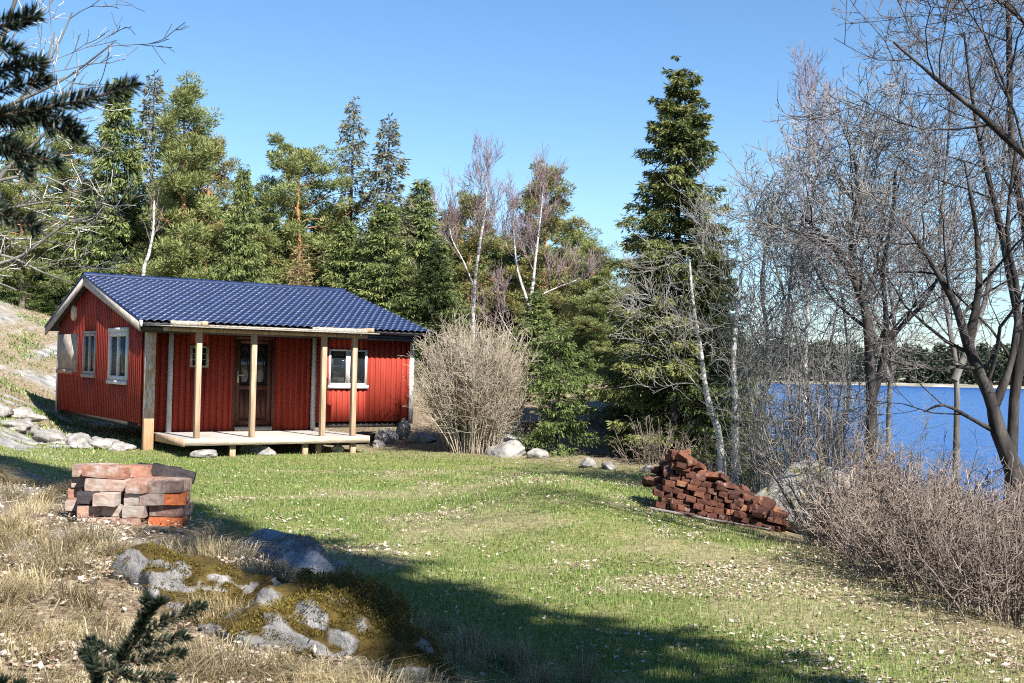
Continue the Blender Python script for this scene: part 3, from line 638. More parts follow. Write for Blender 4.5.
def m_birch():
    m, N, L, B = new_mat('birch_bark')
    tc = N.new('ShaderNodeTexCoord').outputs['Object']
    n = noise(N, L, 3.5, 6, .7, vec=tc, stretch=(1, 1, 2.6))
    c = ramp(N, L, n, [(.36, (.05, .045, .04)), (.46, (.32, .30, .28)), (.6, (.50, .475, .45)), (.8, (.6, .575, .55))])
    L.new(c, B.inputs['Base Color']); B.inputs['Roughness'].default_value = .7; return m
M_birch = m_birch()
M_twig_birch = m_noise('birch_twigs', [(.3, (.13, .09, .095)), (.7, (.25, .185, .19))], 3, 2, .8)
M_twig_grey = m_noise('grey_twigs', [(.3, (.09, .084, .076)), (.5, (.17, .16, .145)), (.7, (.28, .265, .245))], 3, 3, .85)
M_twig_brown = m_noise('brown_twigs', [(.3, (.06, .052, .05)), (.7, (.16, .14, .132))], 3, 3, .85)
M_twig_pale = m_noise('pale_twigs', [(.3, (.34, .32, .29)), (.7, (.6, .57, .53))], 3, 3, .85)
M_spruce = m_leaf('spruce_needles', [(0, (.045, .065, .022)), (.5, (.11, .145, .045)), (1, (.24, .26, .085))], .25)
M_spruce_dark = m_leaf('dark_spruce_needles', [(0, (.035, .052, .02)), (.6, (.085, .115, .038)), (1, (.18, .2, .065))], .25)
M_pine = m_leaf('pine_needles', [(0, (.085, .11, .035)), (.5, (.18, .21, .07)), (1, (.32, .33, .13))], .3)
M_pine_olive = m_leaf('olive_pine_needles', [(0, (.10, .10, .035)), (.5, (.20, .195, .07)), (1, (.33, .30, .13))], .3)
M_sparse = m_leaf('thin_spruce_needles', [(0, (.06, .06, .035)), (.5, (.11, .11, .055)), (1, (.2, .19, .12))], .25)
M_juniper = m_leaf('juniper_needles', [(0, (.05, .08, .02)), (.5, (.095, .135, .035)), (1, (.16, .2, .06))], .3)
def conifer(kind, H, Rr, seed, dens=1.0, sparse=0, leaf=(.26, .06), bottom=.03, ragged=.2, pexp=.75, hang=.16):
    """spruce: trunk mesh and crown mesh data"""
    g = rs(seed); mb = MB(); zs = np.linspace(-.4, H, 14); wob = np.cumsum(g.normal(size=(14, 2))*.012*H/10, 0)
    tr = .012*H+.02
    mb.tube(np.column_stack([wob[:, 0], wob[:, 1], zs]), tr*(1-np.linspace(0, .96, 14))+.006, 8)
    ax_ = lambda z: np.array([np.interp(z, zs, wob[:, 0]), np.interp(z, zs, wob[:, 1])])
    S0, S1, Ra, Rb = [], [], [], []; LP, LD, LL, LT = [], [], [], []
    z = H*bottom
    while z < H*.985:
        t = z/H
        prof = (1-t)**pexp*(.62+.38*min(1, t*6+.3)); nb = g.integers(3, 5)
        for b in range(nb):
            L_ = Rr*prof*g.uniform(.75-ragged, 1.1+ragged*.5)+.12; zo = g.normal()*.5*ragged
            if sparse and g.random() < sparse*.35: L_ *= .5
            az = g.uniform(0, 2*np.pi); dr = g.uniform(.18, .5)*(1-t*.9) - .55*sst(.7, 1, t)
            n = max(3, int(L_/.16)); s = np.linspace(0, 1, n+1)
            zz = z + zo + g.normal()*.08 + L_*(-dr*s + .32*dr*s**2.6*1.6); r = L_*s
            bend = g.normal()*.25
            a = az + bend*s; o = ax_(z)
            P = np.column_stack([o[0]+r*np.cos(a), o[1]+r*np.sin(a), zz])
            S0.append(P[:-1]); S1.append(P[1:]); rad = np.linspace(.008+L_*.009, .004, n+1); Ra.append(rad[:-1]); Rb.append(rad[1:])
            if sparse and g.random() < sparse*.5: continue
            m_ = max(3 if dens < 3 else 16, int(L_*21*dens)); ss = g.uniform(.12 if not sparse else .35, 1.0, m_)**.8
            Q = np.column_stack([np.interp(ss, s, P[:, k]) for k in range(3)])
            d = unit(P[-1]-P[0]); side = np.array([-d[1], d[0], 0]); sg = np.where(g.random(m_) < .5, 1, -1)
            sw = L_*.34*(1-ss*.75)*g.uniform(.1, 1, m_)
            Q = Q + side[None]*(sg*sw)[:, None] + d[None]*(sw*.5)[:, None]; Q[:, 2] -= sw*g.uniform(.1, .75, m_) + g.exponential(hang, m_)*(.35+.65*(1-ss))*min(1, L_)
            D = d[None]*.55 + side[None]*(sg*g.uniform(.1, .9, m_))[:, None]; D[:, 2] += g.uniform(-1.2, .15, m_)
            LP.append(Q); LD.append(D+g.normal(size=D.shape)*.25); LL.append(g.uniform(.6, 1.25, m_)); LT.append(np.clip(g.normal(.28, .14) + .45*ss + g.normal(size=m_)*.12, 0, 1))  # tint rises from the stem towards the branch tip
        z += (.055+.065*(1-t))*g.uniform(.7, 1.25)*max(1, H/12)**.5
    V, F = segs_mesh(np.concatenate(S0), np.concatenate(S1), np.concatenate(Ra), np.concatenate(Rb), 3); mb.add(V, F)
    LL = np.concatenate(LL); V, F = leaf_quads(np.concatenate(LP), np.concatenate(LD), LL*leaf[0], LL*leaf[1], g)
    return mb, (V, F, np.repeat(np.concatenate(LT), 4))
def pine(H, Rr, seed, bare=.35, dens=1.0, cone=.5):
    g = rs(seed); mb = MB(); n = 14; zs = np.linspace(-.4, H*.97, n); wob = np.cumsum(g.normal(size=(n, 2))*.035*H/10, 0)
    mb.tube(np.column_stack([wob[:, 0], wob[:, 1], zs]), (.014*H+.02)*(1-np.linspace(0, .9, n)**1.2)+.008, 9)
    S0, S1, Ra, Rb = [], [], [], []; CP, CR = [], []
    nl = int(42*dens)
    for b in range(nl):
        t = bare + (1-bare)*((b+g.random())/nl); z = H*t*.97
        u = (t-bare)/(1-bare); L_ = Rr*((1-cone)*np.sin(np.pi*min(1, (u*.78+.2)))**.7+cone*(1-u)**.7)*g.uniform(.45, 1.2)+.2
        az = b*2.4+g.normal()*.5; up = .15+.55*u+g.normal()*.15
        k = 6; s = np.linspace(0, 1, k); o = np.array([np.interp(z, zs, wob[:, 0]), np.interp(z, zs, wob[:, 1]), z])
        P = o + np.column_stack([L_*s*np.cos(az+.3*s*g.normal()), L_*s*np.sin(az), L_*up*s**1.6 + g.normal(size=k)*.04*L_])
        rad = np.linspace(.02+L_*.012, .008, k); S0.append(P[:-1]); S1.append(P[1:]); Ra.append(rad[:-1]); Rb.append(rad[1:])
        for c in range(int(3+L_*2.6)):
            ss = g.uniform(.35, 1.05); q = P[0]+(P[-1]-P[0])*ss + g.normal(size=3)*[.3*L_*.5, .3*L_*.5, .14]
            q[2] = np.interp(ss, s, P[:, 2])+abs(g.normal())*.12
            CP.append(q); CR.append(g.uniform(.2, .42)*(.7+.12*Rr)); S0.append(P[3][None]); S1.append(q[None]); Ra.append([.012]); Rb.append([.005])
    for c in range(8): CP.append(np.array([wob[-1, 0], wob[-1, 1], H*.97]) + g.normal(size=3)*[.3, .3, .2]); CR.append(.42)
    V, F = segs_mesh(np.concatenate(S0), np.concatenate(S1), np.concatenate(Ra), np.concatenate(Rb), 3); mb.add(V, F)
    CP = np.array(CP); CR = np.array(CR); M_ = 130
    d = unit(g.normal(size=(len(CP), M_, 3))); rr = g.random((len(CP), M_, 1))**.4
    P = CP[:, None] + d*rr*CR[:, None, None]*np.array([1, 1, .7]); D = d*np.array([1, 1, .7])+np.array([0, 0, .45])+g.normal(size=d.shape)*.35
    T = np.clip(g.normal(.45, .13, (len(CP), 1)) + .22*d[..., 2] + g.normal(size=(len(CP), M_))*.1, 0, 1)  # tint rises towards the top of each clump
    P = P.reshape(-1, 3); D = D.reshape(-1, 3)
    V, F = leaf_quads(P, D, g.uniform(.12, .24, len(P)), g.uniform(.028, .05, len(P)), g)
    return mb, (V, F, np.repeat(T.ravel(), 4))
# bare trees --------------------------------------------------
def bare_tree(trunks, seed, levels, rmin=.005, up=.15, spread=1.0, wig=.16, thin=.5, biglv=1):
    """trunks: list of (polyline, r0, r1, start). levels: per level (count per metre, length range, angle). Returns limbs mesh, twigs mesh."""
    rnd = random.Random(seed); big = MB(); A0, A1, B0, B1 = [], [], [], []; C0, C1, D0, D1 = [], [], [], []
    def rv(): return Vector((rnd.gauss(0, 1), rnd.gauss(0, 1), rnd.gauss(0, 1)))
    def branch(p, d, Ln, r, lv):
        n = 5 if lv <= 1 else (4 if lv == 2 else 3); st = Ln/n; pts = [p.copy()]; rads = [r]; dirs = []
        dd = d.normalized()
        for k in range(n):
            dd = (dd + rv()*wig*(.75 if lv < 2 else 1.0) + Vector((0, 0, up*(.5 if lv > 1 else .8)))).normalized(); dirs.append(dd)
            p = p + dd*st; pts.append(p); rads.append(max(rmin*.75, r*(1-.82*(k+1)/n)))
        if lv <= biglv: big.tube([tuple(q) for q in pts], rads, 6 if lv == 0 else 5)
        else:
            T0, T1, E0, E1 = (A0, A1, B0, B1)
            for k in range(n): T0.append(tuple(pts[k])); T1.append(tuple(pts[k+1])); E0.append(rads[k]); E1.append(rads[k+1])
        spawn(pts, rads, Ln, lv+1, .2)
    def spawn(pts, rads, Ln, lv, start):
        if lv >= len(levels): return
        cpm, (l0, l1), ang = levels[lv]; cnt = max(1, int(cpm*Ln*(1-start)+rnd.random())); nseg = len(pts)-1
        for c in range(cnt):
            f = (start + (1-start)*(c+rnd.random())/cnt)*nseg; k = min(int(f), nseg-1); fr = f-k
            q = pts[k].lerp(pts[k+1], fr); ax0 = (pts[k+1]-pts[k]).normalized(); rr = rads[k]*(1-fr)+rads[k+1]*fr
            pr = rv(); pr = (pr - ax0*pr.dot(ax0)).normalized()
            a = ang*rnd.uniform(.65, 1.3)*spread; d = ax0*math.cos(a)+pr*math.sin(a)
            if d.z < -.25: d.z *= .3
            branch(q, d, rnd.uniform(l0, l1)*(1-.45*f/nseg), max(rmin, min(rr*thin, .014 if lv > 0 else .03)), lv)
    for poly, r0, r1, start in trunks:
        P = [Vector(q) for q in poly]; n = len(P); rads = [r0+(r1-r0)*(k/(n-1))**.8 for k in range(n)]
        # smooth the polyline
        Q = []; RQ = []
        for k in range(n-1):
            for t in (0, .33, .66):
                a = P[max(0, k-1)]; b = P[k]; c = P[k+1]; d = P[min(n-1, k+2)]
                Q.append(.5*((2*b)+(c-a)*t+(2*a-5*b+4*c-d)*t*t+(-a+3*b-3*c+d)*t**3)); RQ.append(rads[k]+(rads[k+1]-rads[k])*t)
        Q.append(P[-1]); RQ.append(rads[-1])
        rq = [r*(1+.08*rnd.gauss(0, 1)) for r in RQ]
        big.tube([tuple(q) for q in Q], rq, 10)
        Ln = sum((Q[k+1]-Q[k]).length for k in range(len(Q)-1))
        spawn(Q, RQ, Ln, 0, start)
    V, F = segs_mesh(A0, A1, B0, B1, 3)
    return big, (V, F)
def tree_obj(name, label, cat, loc, trunk_me, crown_me, rz=0, sc=1, group=None, tilt=(0, 0), crown='crown'):
    o = empty(name, loc, rz); o.rotation_euler = (tilt[0], tilt[1], rz); o.scale = (sc, sc, sc) if np.isscalar(sc) else sc
    tag(o, label, cat, group); link('trunk', trunk_me, o); link(crown, crown_me, o); return o
def leafmesh(name, vf, mat): return mesh_np(name, vf[0], [vf[1]], mat, dict(tint=vf[2]))
def mk(res, bm_, lm): return res[0].mesh('trunk', bm_, True), leafmesh('crown', res[1], lm)
def px(u, y):      # x in the world of photograph column u at distance y
    return (u-512)/FPX*y
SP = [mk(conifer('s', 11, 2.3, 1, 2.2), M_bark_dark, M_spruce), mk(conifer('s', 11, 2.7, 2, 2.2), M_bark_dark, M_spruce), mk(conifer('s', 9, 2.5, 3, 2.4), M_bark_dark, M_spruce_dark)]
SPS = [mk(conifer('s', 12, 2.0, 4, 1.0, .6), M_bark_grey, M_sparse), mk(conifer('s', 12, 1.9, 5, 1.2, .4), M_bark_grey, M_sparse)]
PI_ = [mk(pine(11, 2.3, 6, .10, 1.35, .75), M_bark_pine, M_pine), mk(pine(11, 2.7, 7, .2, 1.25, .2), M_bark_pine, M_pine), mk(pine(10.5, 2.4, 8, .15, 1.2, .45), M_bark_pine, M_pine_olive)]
def ft(kind, u, top, y, me, H, label, name, cat='tree', group=None, w=1.0, seed=0):
    """a tree at distance y whose tip stands at photograph row top"""
    x = px(u, y); z0 = g1(x, y)-.15; hz = 367.9 + .0223*(u-512); h = EYE + (hz-top)/FPX*y - z0; s = h/H
    return tree_obj(name, label, cat, (x, y, z0), me[0], me[1], seed*1.7+u*.37, (s*w, s*w, s), group)
ft(0, 22, 118, 41, PI_[0], 11, 'olive pine behind the pale twigs at the left edge of the woods', 'pine_tree')
ft(0, 66, 128, 45, PI_[1], 11.2, 'pine between the pale-twigged bare tree and the tall spruce tip', 'pine_tree', w=1.0)
ft(0, 112, 76, 44, SP[0], 11, 'tall spruce whose sharp tip rises beside the dark needle branch', 'spruce_tree')
ft(0, 147, 72, 47, SPS[1], 12, 'thin grey-topped spruce between the tall spruce and the big orange-trunked pine', 'spruce_tree')
ft(0, 178, 84, 41, PI_[0], 11, 'tall pine with an orange trunk behind the roof ridge of the cabin', 'pine_tree', w=.92, seed=2)
ft(0, 206, 138, 44, PI_[2], 10.5, 'pine leaning out right of the orange-trunked pine', 'pine_tree', seed=3)
ft(0, 238, 166, 40, SP[1], 11, 'short pointed green spruce behind the middle of the roof', 'spruce_tree', w=.8)
ft(0, 298, 142, 43, PI_[1], 11.2, 'broad round-topped pine behind the right half of the roof', 'pine_tree', w=1.1, seed=1)
ft(0, 347, 96, 44, SPS[0], 12, 'tall nearly leafless grey spruce right of the round-topped pine', 'spruce_tree', w=.95)
ft(0, 384, 116, 42, SPS[1], 12, 'tall ragged spruce with a thin top, second from the round-topped pine', 'spruce_tree', w=1.15)
ft(0, 384, 200, 40, SP[1], 11, 'bushy green spruce below the ragged thin-topped spruce', 'spruce_tree', w=1.3)
ft(0, 418, 178, 43, SP[0], 11, 'spruce with a bent tip above the right end of the roof', 'spruce_tree', w=1.25, seed=4)
ft(0, 466, 196, 44, PI_[2], 10.5, 'brownish pine behind the left white birch', 'pine_tree', w=1.05, seed=5)
ft(0, 542, 168, 43, PI_[2], 10.5, 'brownish pine rising behind the right white birch', 'pine_tree', w=1.0, seed=7)
ft(0, 592, 246, 38, PI_[0], 11, 'dense low pine between the right birch and the big spruce', 'pine_tree', w=1.5, seed=6)
ft(0, 622, 285, 36, PI_[1], 11.2, 'drooping pine just left of the big spruce', 'pine_tree', w=1.6, seed=8)
ft(0, 505, 236, 47, PI_[0], 11, 'pine filling the gap between the two birches', 'pine_tree', w=1.2, seed=9)
ft(0, 572, 225, 48, PI_[1], 11.2, 'pine far behind and right of the right birch', 'pine_tree', w=1.1, seed=4)
ft(0, 436, 240, 40, SP[2], 9, 'dark spruce behind the tan bush at the right wall', 'spruce_tree', w=1.3, seed=4)
ft(0, 535, 290, 33, SP[1], 11, 'green spruce low between tan bush and juniper', 'spruce_tree', w=1.7, seed=3)
und = [(5, 205, 46), (40, 215, 48), (85, 200, 49), (125, 215, 46), (160, 200, 50), (200, 215, 48), (262, 215, 47), (230, 240, 44), (320, 235, 47), (345, 240, 41), (410, 240, 47), (445, 232, 50), (485, 245, 50), (520, 260, 46), (560, 270, 44), (600, 280, 46), (640, 280, 44), (-25, 190, 44), (-10, 245, 42), (55, 250, 43), (105, 250, 43), (180, 245, 44), (285, 250, 44), (30, 235, 52), (70, 240, 52), (110, 225, 54), (150, 230, 55), (190, 240, 53), (225, 225, 54), (255, 250, 52), (290, 235, 55), (330, 225, 54), (370, 250, 50), (400, 225, 55), (430, 250, 54), (470, 265, 52), (500, 270, 54), (540, 280, 50), (580, 290, 50), (615, 305, 42), (630, 320, 40)]
for k, (u, t_, y) in enumerate(und):
    ft(0, u, t_-22, y, SP[2] if k % 3 else SP[1], 9 if k % 3 else 11, 'dark understorey spruce filling the shade below the taller conifers', 'spruce_tree', 'tree', 'understorey spruces in the woods behind the cabin', 1.25, k)
# small larch-like yellowish tree behind the roof, juniper, young green trees at the left
LA = mk(conifer('s', 5, 1.3, 31, 1.5, 0, (.16, .035), .02), M_bark_pine, m_leaf('yellow_needles', [(0, (.13, .10, .035)), (1, (.28, .23, .10))], .3))
ft(0, 298, 246, 36, LA, 5, 'small yellowish-brown conifer just above the roof ridge', 'young_conifer', w=1.0)
JU = mk(conifer('s', 4, 1.15, 32, 4.5, 0, (.13, .034), .06, .4, .5), M_bark_dark, M_juniper)
ft(0, 560, 330, 25.2, JU, 4, 'young bright green juniper right of the tan bush', 'juniper', 'shrub', w=1.05)
ft(0, 585, 352, 30, JU, 4, 'darker green juniper behind the young bright one', 'juniper', 'shrub', w=1.3, seed=2)
ft(0, 14, 262, 41, JU, 4, 'bright green young spruce above the pale rocks at the left edge', 'young_conifer', 'tree', w=1.2, seed=3)
ft(0, 40, 282, 42, JU, 4, 'low bright green young spruce just left of the gable top', 'young_conifer', 'tree', w=1.3, seed=5)
# the big spruce
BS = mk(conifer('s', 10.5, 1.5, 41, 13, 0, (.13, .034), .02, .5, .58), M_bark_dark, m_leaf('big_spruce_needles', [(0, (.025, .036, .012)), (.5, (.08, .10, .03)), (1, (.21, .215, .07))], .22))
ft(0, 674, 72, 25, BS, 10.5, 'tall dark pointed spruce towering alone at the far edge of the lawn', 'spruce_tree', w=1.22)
BS2 = mk(conifer('s', 6, 1.7, 42, 9, 0, (.14, .04), .02, .4), M_bark_dark, M_spruce_dark)
ft(0, 650, 250, 27, BS2, 6, 'dark shorter spruce close against the left side of the tall pointed spruce', 'spruce_tree')
ft(0, 706, 232, 26, BS2, 6, 'dark shorter spruce close against the right side of the tall pointed spruce', 'spruce_tree', seed=3)
ft(0, 735, 330, 28, BS2, 6, 'low dark spruce by the water right of the tall pointed spruce', 'spruce_tree', w=1.2, seed=2)
# birches
LVB = [(4.2, (.8, 1.7), .6), (6.5, (.5, 1.1), .55), (9, (.3, .7), .5), (9, (.2, .45), .45)]
def birch(name, label, base, trunks, seed, levels, tm, cm, rmin=.006, up=.2, wig=.14, cat='tree', spread=1.0):
    bi = tm is M_birch
    big, vf = bare_tree(trunks, seed, levels, rmin, up, spread, wig, .38 if bi else .42, -1 if bi else 1)
    o = empty(name, base); tag(o, label, cat); big.build('trunk', tm, o, True); link('twigs', mesh_np('twigs', vf[0], [vf[1]], cm), o); return o
def P3(pts, y, base):    # photograph columns/rows at distance y (or per-point y) -> points about the base
    out = []
    for q in pts:
        yy = q[2] if len(q) > 2 else y; hz = 367.9 + .0223*(q[0]-512)
        out.append((px(q[0], yy)-base[0], yy-base[1], EYE+(hz-q[1])/FPX*yy-base[2]))
    return out
def foot(u, y): x = px(u, y); return (x, y, g1(x, y)-.1)
y = 37; b = foot(473, y); birch('birch_tree', 'left of the two white birches behind the cabin, forked low with purple twigs', b,
    [([(0, 0, 0)]+P3([(473, 345), (473, 290), (478, 240), (483, 205), (482, 172)], y, b), .10, .012, .5), ([*P3([(472, 285), (462, 262), (450, 240), (446, 222)], y, b)], .032, .012, .3)], 1, LVB, M_birch, M_twig_birch, .0065, .28, spread=1.15)
y = 35; b = foot(519, y); birch('birch_tree', 'right of the two white birches behind the cabin, with a leaning white trunk', b,
    [([(0, 0, 0)]+P3([(522, 350), (530, 300), (534, 255), (538, 215), (540, 185)], y, b), .10, .012, .5), (P3([(528, 305), (516, 270), (512, 240), (510, 220)], y, b), .05, .012, .3), (P3([(530, 300), (550, 290), (575, 280)], y, b), .035, .012, .3), (P3([(522, 348), (508, 330), (498, 312)], y, b), .035, .01, .3)], 2, LVB, M_birch, M_twig_birch, .0065, .28, spread=1.15)
y = 38; b = foot(143, y); birch('birch_tree', 'pale slanting birch trunk among dark conifers behind the gable peak', b, [([(0, 0, 0)]+P3([(141, 280), (146, 255), (150, 230), (150, 200)], y, b), .075, .03, .6)], 3, LVB[:1], M_birch, M_twig_birch, .009)
y = 30; b = foot(808, y); birch('birch_tree', 'slender purple-twigged birch standing tallest by the lake', b, [([(0, 0, 0)]+P3([(806, 380), (807, 300), (806, 220), (808, 160), (806, 98)], y, b), .055, .012, .3)], 4, [(3.2, (1.2, 2.4), .55), (5.0, (.5, 1.2), .55), (8, (.3, .7), .5), (8, (.2, .45), .45)], M_birch, M_twig_birch, .007, .2)
# bare broadleaves by the water
LV = [(3.0, (1.1, 2.6), .85), (5.5, (.55, 1.3), .8), (8.5, (.3, .75), .75), (11, (.14, .42), .7)]
LVO = [(2.4, (1.1, 2.5), .85), (4.6, (.55, 1.3), .8), (7.5, (.3, .75), .75), (9, (.14, .42), .7)]
y = 17; b = foot(727, y); birch('bare_tree', 'small lichen-grey bare tree with a left-leaning white trunk behind the brick heap', b, [([(0, 0, 0)]+P3([(722, 440), (712, 410), (706, 385), (701, 350), (692, 300), (688, 260)], y, b), .07, .015, .3)], 5, LV, M_birch, M_twig_grey, .0042, .05, .2)
b = foot(738, y+.3); birch('bare_tree', 'small lichen-grey bare tree with an upright white trunk behind the brick heap', b, [([(0, 0, 0)]+P3([(737, 440), (736, 400), (734, 350), (738, 300), (742, 255)], y, b), .075, .015, .25)], 6, LV, M_birch, M_twig_grey, .0042, .06, .2)
y = 16; b = foot(872, y); birch('bare_tree', 'dark-trunked bare tree forking and leaning left in front of the water', b,
    [([(0, 0, 0)]+P3([(873, 430), (871, 370), (866, 315), (852, 278), (838, 255), (822, 235), (800, 215)], y, b), .10, .02, .3), (P3([(872, 400), (884, 360), (886, 320), (882, 270), (890, 220), (893, 170)], y, b), .06, .015, .3), (P3([(884, 345), (905, 322), (925, 300), (945, 262)], y, b), .05, .012, .2), (P3([(852, 278), (850, 230), (856, 190), (850, 150)], y, b), .05, .012, .2)], 7, LV, M_bark_dark, M_twig_grey, .0055, .08, .2)
y = 18; b = foot(828, y); birch('bare_tree', 'pale slender leaning trunks with yellow lichen between white birch and dark forked tree', b,
    [([(0, 0, 0)]+P3([(822, 450), (812, 405), (800, 350), (785, 300), (770, 250)], y, b), .06, .012, .35), (P3([(832, 480), (842, 430), (850, 390), (846, 330), (835, 260)], y, b), .05, .012, .35), (P3([(826, 470), (832, 420), (828, 370), (838, 300)], y, b), .05, .012, .3)], 8, LV, M_bark_grey, M_twig_grey, .006, .1, .2)
y = 13.5; b = foot(1030, y); birch('bare_tree', 'gnarled thick-trunked bare tree leaning in from the right edge above the thicket', b,
    [([(0, 0, 0)]+P3([(1022, 500), (1000, 432), (990, 395), (968, 345), (955, 305), (930, 262), (905, 225)], y, b), .13, .02, .3), (P3([(994, 410), (1012, 360), (1018, 300), (1006, 230), (1015, 140)], y, b), .06, .016, .15), (P3([(968, 345), (978, 290), (975, 230), (962, 160)], y, b), .06, .013, .2), (P3([(1003, 435), (975, 420), (945, 405), (925, 412)], y, b), .035, .01, .15)], 9, LVO, M_bark_dark, M_twig_brown, .0045, .06, .22)
y = 9.5; b = foot(1190, y); birch('bare_tree', 'bare tree outside the right edge whose long dark bough slants up across the corner', b,
    [([(0, 0, 0)]+P3([(1185, 420), (1170, 330), (1150, 250), (1120, 120), (1090, 0)], y, b), .12, .03, .5), (P3([(1160, 280), (1090, 205), (1024, 155), (980, 115), (942, 85), (915, 62), (889, 40)], y, b), .045, .008, .3), (P3([(1150, 250), (1100, 120), (1050, 50), (1010, 10), (980, -10)], y, b), .045, .01, .25)], 10, LVO, M_bark_dark, M_twig_brown, .004, .08, .18)
y = 20; b = foot(955, y); birch('bare_tree', 'fine-twigged bare tree behind the gnarled tree, in front of open water', b, [([(0, 0, 0)]+P3([(958, 400), (950, 330), (938, 250), (945, 150), (950, 40)], y, b), .065, .012, .3), (P3([(955, 380), (985, 300), (1000, 200), (1005, 90)], y, b), .07, .012, .3)], 11, LV, M_bark_grey, M_twig_brown, .006, .14)
y = 22; b = foot(890, y); birch('bare_tree', 'grey bare tree farther back by the shore behind the dark forked tree', b, [([(0, 0, 0)]+P3([(890, 400), (895, 330), (885, 250), (900, 170)], y, b), .06, .015, .3), (P3([(890, 380), (870, 320), (850, 250), (840, 190)], y, b), .06, .012, .3)], 12, LV, M_bark_grey, M_twig_grey, .0065, .14)
y = 24; b = foot(765, y); birch('bare_tree', 'grey bare tree beside the low dark spruce at the water', b, [([(0, 0, 0)]+P3([(765, 400), (768, 340), (760, 280), (772, 210)], y, b), .08, .015, .3), (P3([(766, 390), (785, 330), (790, 270), (800, 220)], y, b), .06, .012, .3)], 13, LV, M_bark_grey, M_twig_grey, .007, .14)
y = 15; b = foot(1010, y); birch('bare_tree', 'upright dark bare tree crowding the top right corner behind the slanting bough', b, [([(0, 0, 0)]+P3([(1015, 400), (1030, 280), (1010, 150), (1005, 20), (1000, -80)], y, b), .1, .02, .35), (P3([(1020, 330), (1000, 230), (975, 130), (960, 30)], y, b), .06, .012, .3)], 14, LVO, M_bark_dark, M_twig_brown, .0045, .12)
# pale-twigged bare tree at the left edge
LVP = [(4.0, (.35, .8), .75), (8, (.2, .45), .7), (12, (.1, .26), .65)]
y = 7.2; b = foot(-95, y); birch('bare_tree', 'bare tree with whitish budding twigs reaching in at the left edge', b,
    [([(0, 0, 0)]+P3([(-80, 380), (-60, 280), (-40, 180), (-20, 80), (10, -20)], y, b), .06, .010, .25), (P3([(-68, 300), (-30, 240), (10, 220), (45, 235)], y, b), .022, .004, .1), (P3([(-75, 300), (-40, 265), (0, 255), (40, 272), (74, 284)], y, b), .016, .004, .1), (P3([(-50, 240), (0, 170), (40, 130), (70, 70)], y, b), .022, .004, .1), (P3([(-60, 270), (-20, 190), (30, 175), (60, 185)], y, b), .02, .004, .1), (P3([(-60, 300), (-20, 270), (20, 255), (60, 225), (90, 215)], y, b), .018, .004, .1), (P3([(-50, 200), (-10, 130), (30, 80), (45, 30)], y, b), .018, .004, .1), (P3([(-60, 300), (-20, 280), (15, 290)], y, b), .014, .004, .1), (P3([(-60, 240), (-20, 215), (20, 205), (55, 200)], y, b), .015, .004, .1), (P3([(-60, 255), (-10, 240), (40, 240), (80, 250)], y+.3, b), .015, .004, .1), (P3([(-50, 180), (0, 150), (40, 150), (75, 165)], y+.2, b), .015, .004, .1), (P3([(-50, 150), (0, 110), (40, 60), (62, 10)], y+.2, b), .015, .004, .1), (P3([(-40, 120), (10, 100), (60, 75), (105, 40)], y, b), .015, .004, .1)], 15, LVP, M_bark_grey, M_twig_pale, .0032, .06)
# ------------------------------------------------------------------ bare bushes
def bush_mesh(name, n, H, spread, seed, mat, rmin=.0045, side=9, foot_r=.35, lean=.5):
    g = rs(seed); P0, P1, R0, R1 = [], [], [], []
    for k in range(n):
        a = g.uniform(0, 6.28); fr = foot_r*math.sqrt(g.random()); h = H*g.uniform(.55, 1.05)*(1-.25*(fr/foot_r)**2)
        out = spread*g.uniform(.1, 1)*(.3+.7*fr/foot_r); a2 = a+g.normal()*.5; m_ = 7; s = np.linspace(0, 1, m_)
        P = np.column_stack([fr*math.cos(a)+out*math.cos(a2)*s**1.2, fr*math.sin(a)+out*math.sin(a2)*s**1.2, h*s-.25*lean*out*s**2.5*0]) + np.cumsum(g.normal(size=(m_, 3))*.028*H/2, 0)*s[:, None]
        P[:, 2] -= .08
        r = np.linspace(.006+.004*H*g.random(), rmin, m_); P0.append(P[:-1]); P1.append(P[1:]); R0.append(r[:-1]); R1.append(r[1:])
        for c in range(side):
            t = g.uniform(.3, 1); q = np.array([np.interp(t, s, P[:, j]) for j in range(3)]); d = unit(P[-1]-P[0])*.7 + unit(g.normal(size=3))*.75; d[2] = abs(d[2])*.9
            L_ = H*g.uniform(.07, .22)*(1.2-.5*t); e1 = q+unit(d)*L_*.55; e2 = e1+unit(d+g.normal(size=3)*.35)*L_*.45
            P0 += [q[None], e1[None]]; P1 += [e1[None], e2[None]]; R0 += [[rmin], [rmin*.85]]; R1 += [[rmin*.85], [rmin*.6]]
            if g.random() < .7:
                e3 = e1+unit(d+g.normal(size=3)*.8)*L_*.4; P0.append(e1[None]); P1.append(e3[None]); R0.append([rmin*.8]); R1.append([rmin*.55])
    V, F = segs_mesh(np.concatenate(P0), np.concatenate(P1), np.concatenate(R0), np.concatenate(R1), 3)
    return mesh_np(name, V, [F], mat)
M_tan = m_noise('tan_stems', [(.3, (.19, .15, .105)), (.5, (.31, .26, .195)), (.7, (.43, .37, .29))], 2.5, 3, .85, rnd=.1)
M_redbrown = m_noise('red_brown_stems', [(.3, (.085, .064, .05)), (.5, (.17, .132, .105)), (.7, (.29, .235, .19))], 2.5, 3, .85, rnd=.2)
def bush(me, x, y, label, group=None, rz=0, sc=1, name='bare_bush'):
    o = link(name, me, None, (x, y, g1(x, y))); o.rotation_euler = (0, 0, rz); o.scale = (sc, sc, sc) if np.isscalar(sc) else sc; return tag(o, label, 'bush', group)
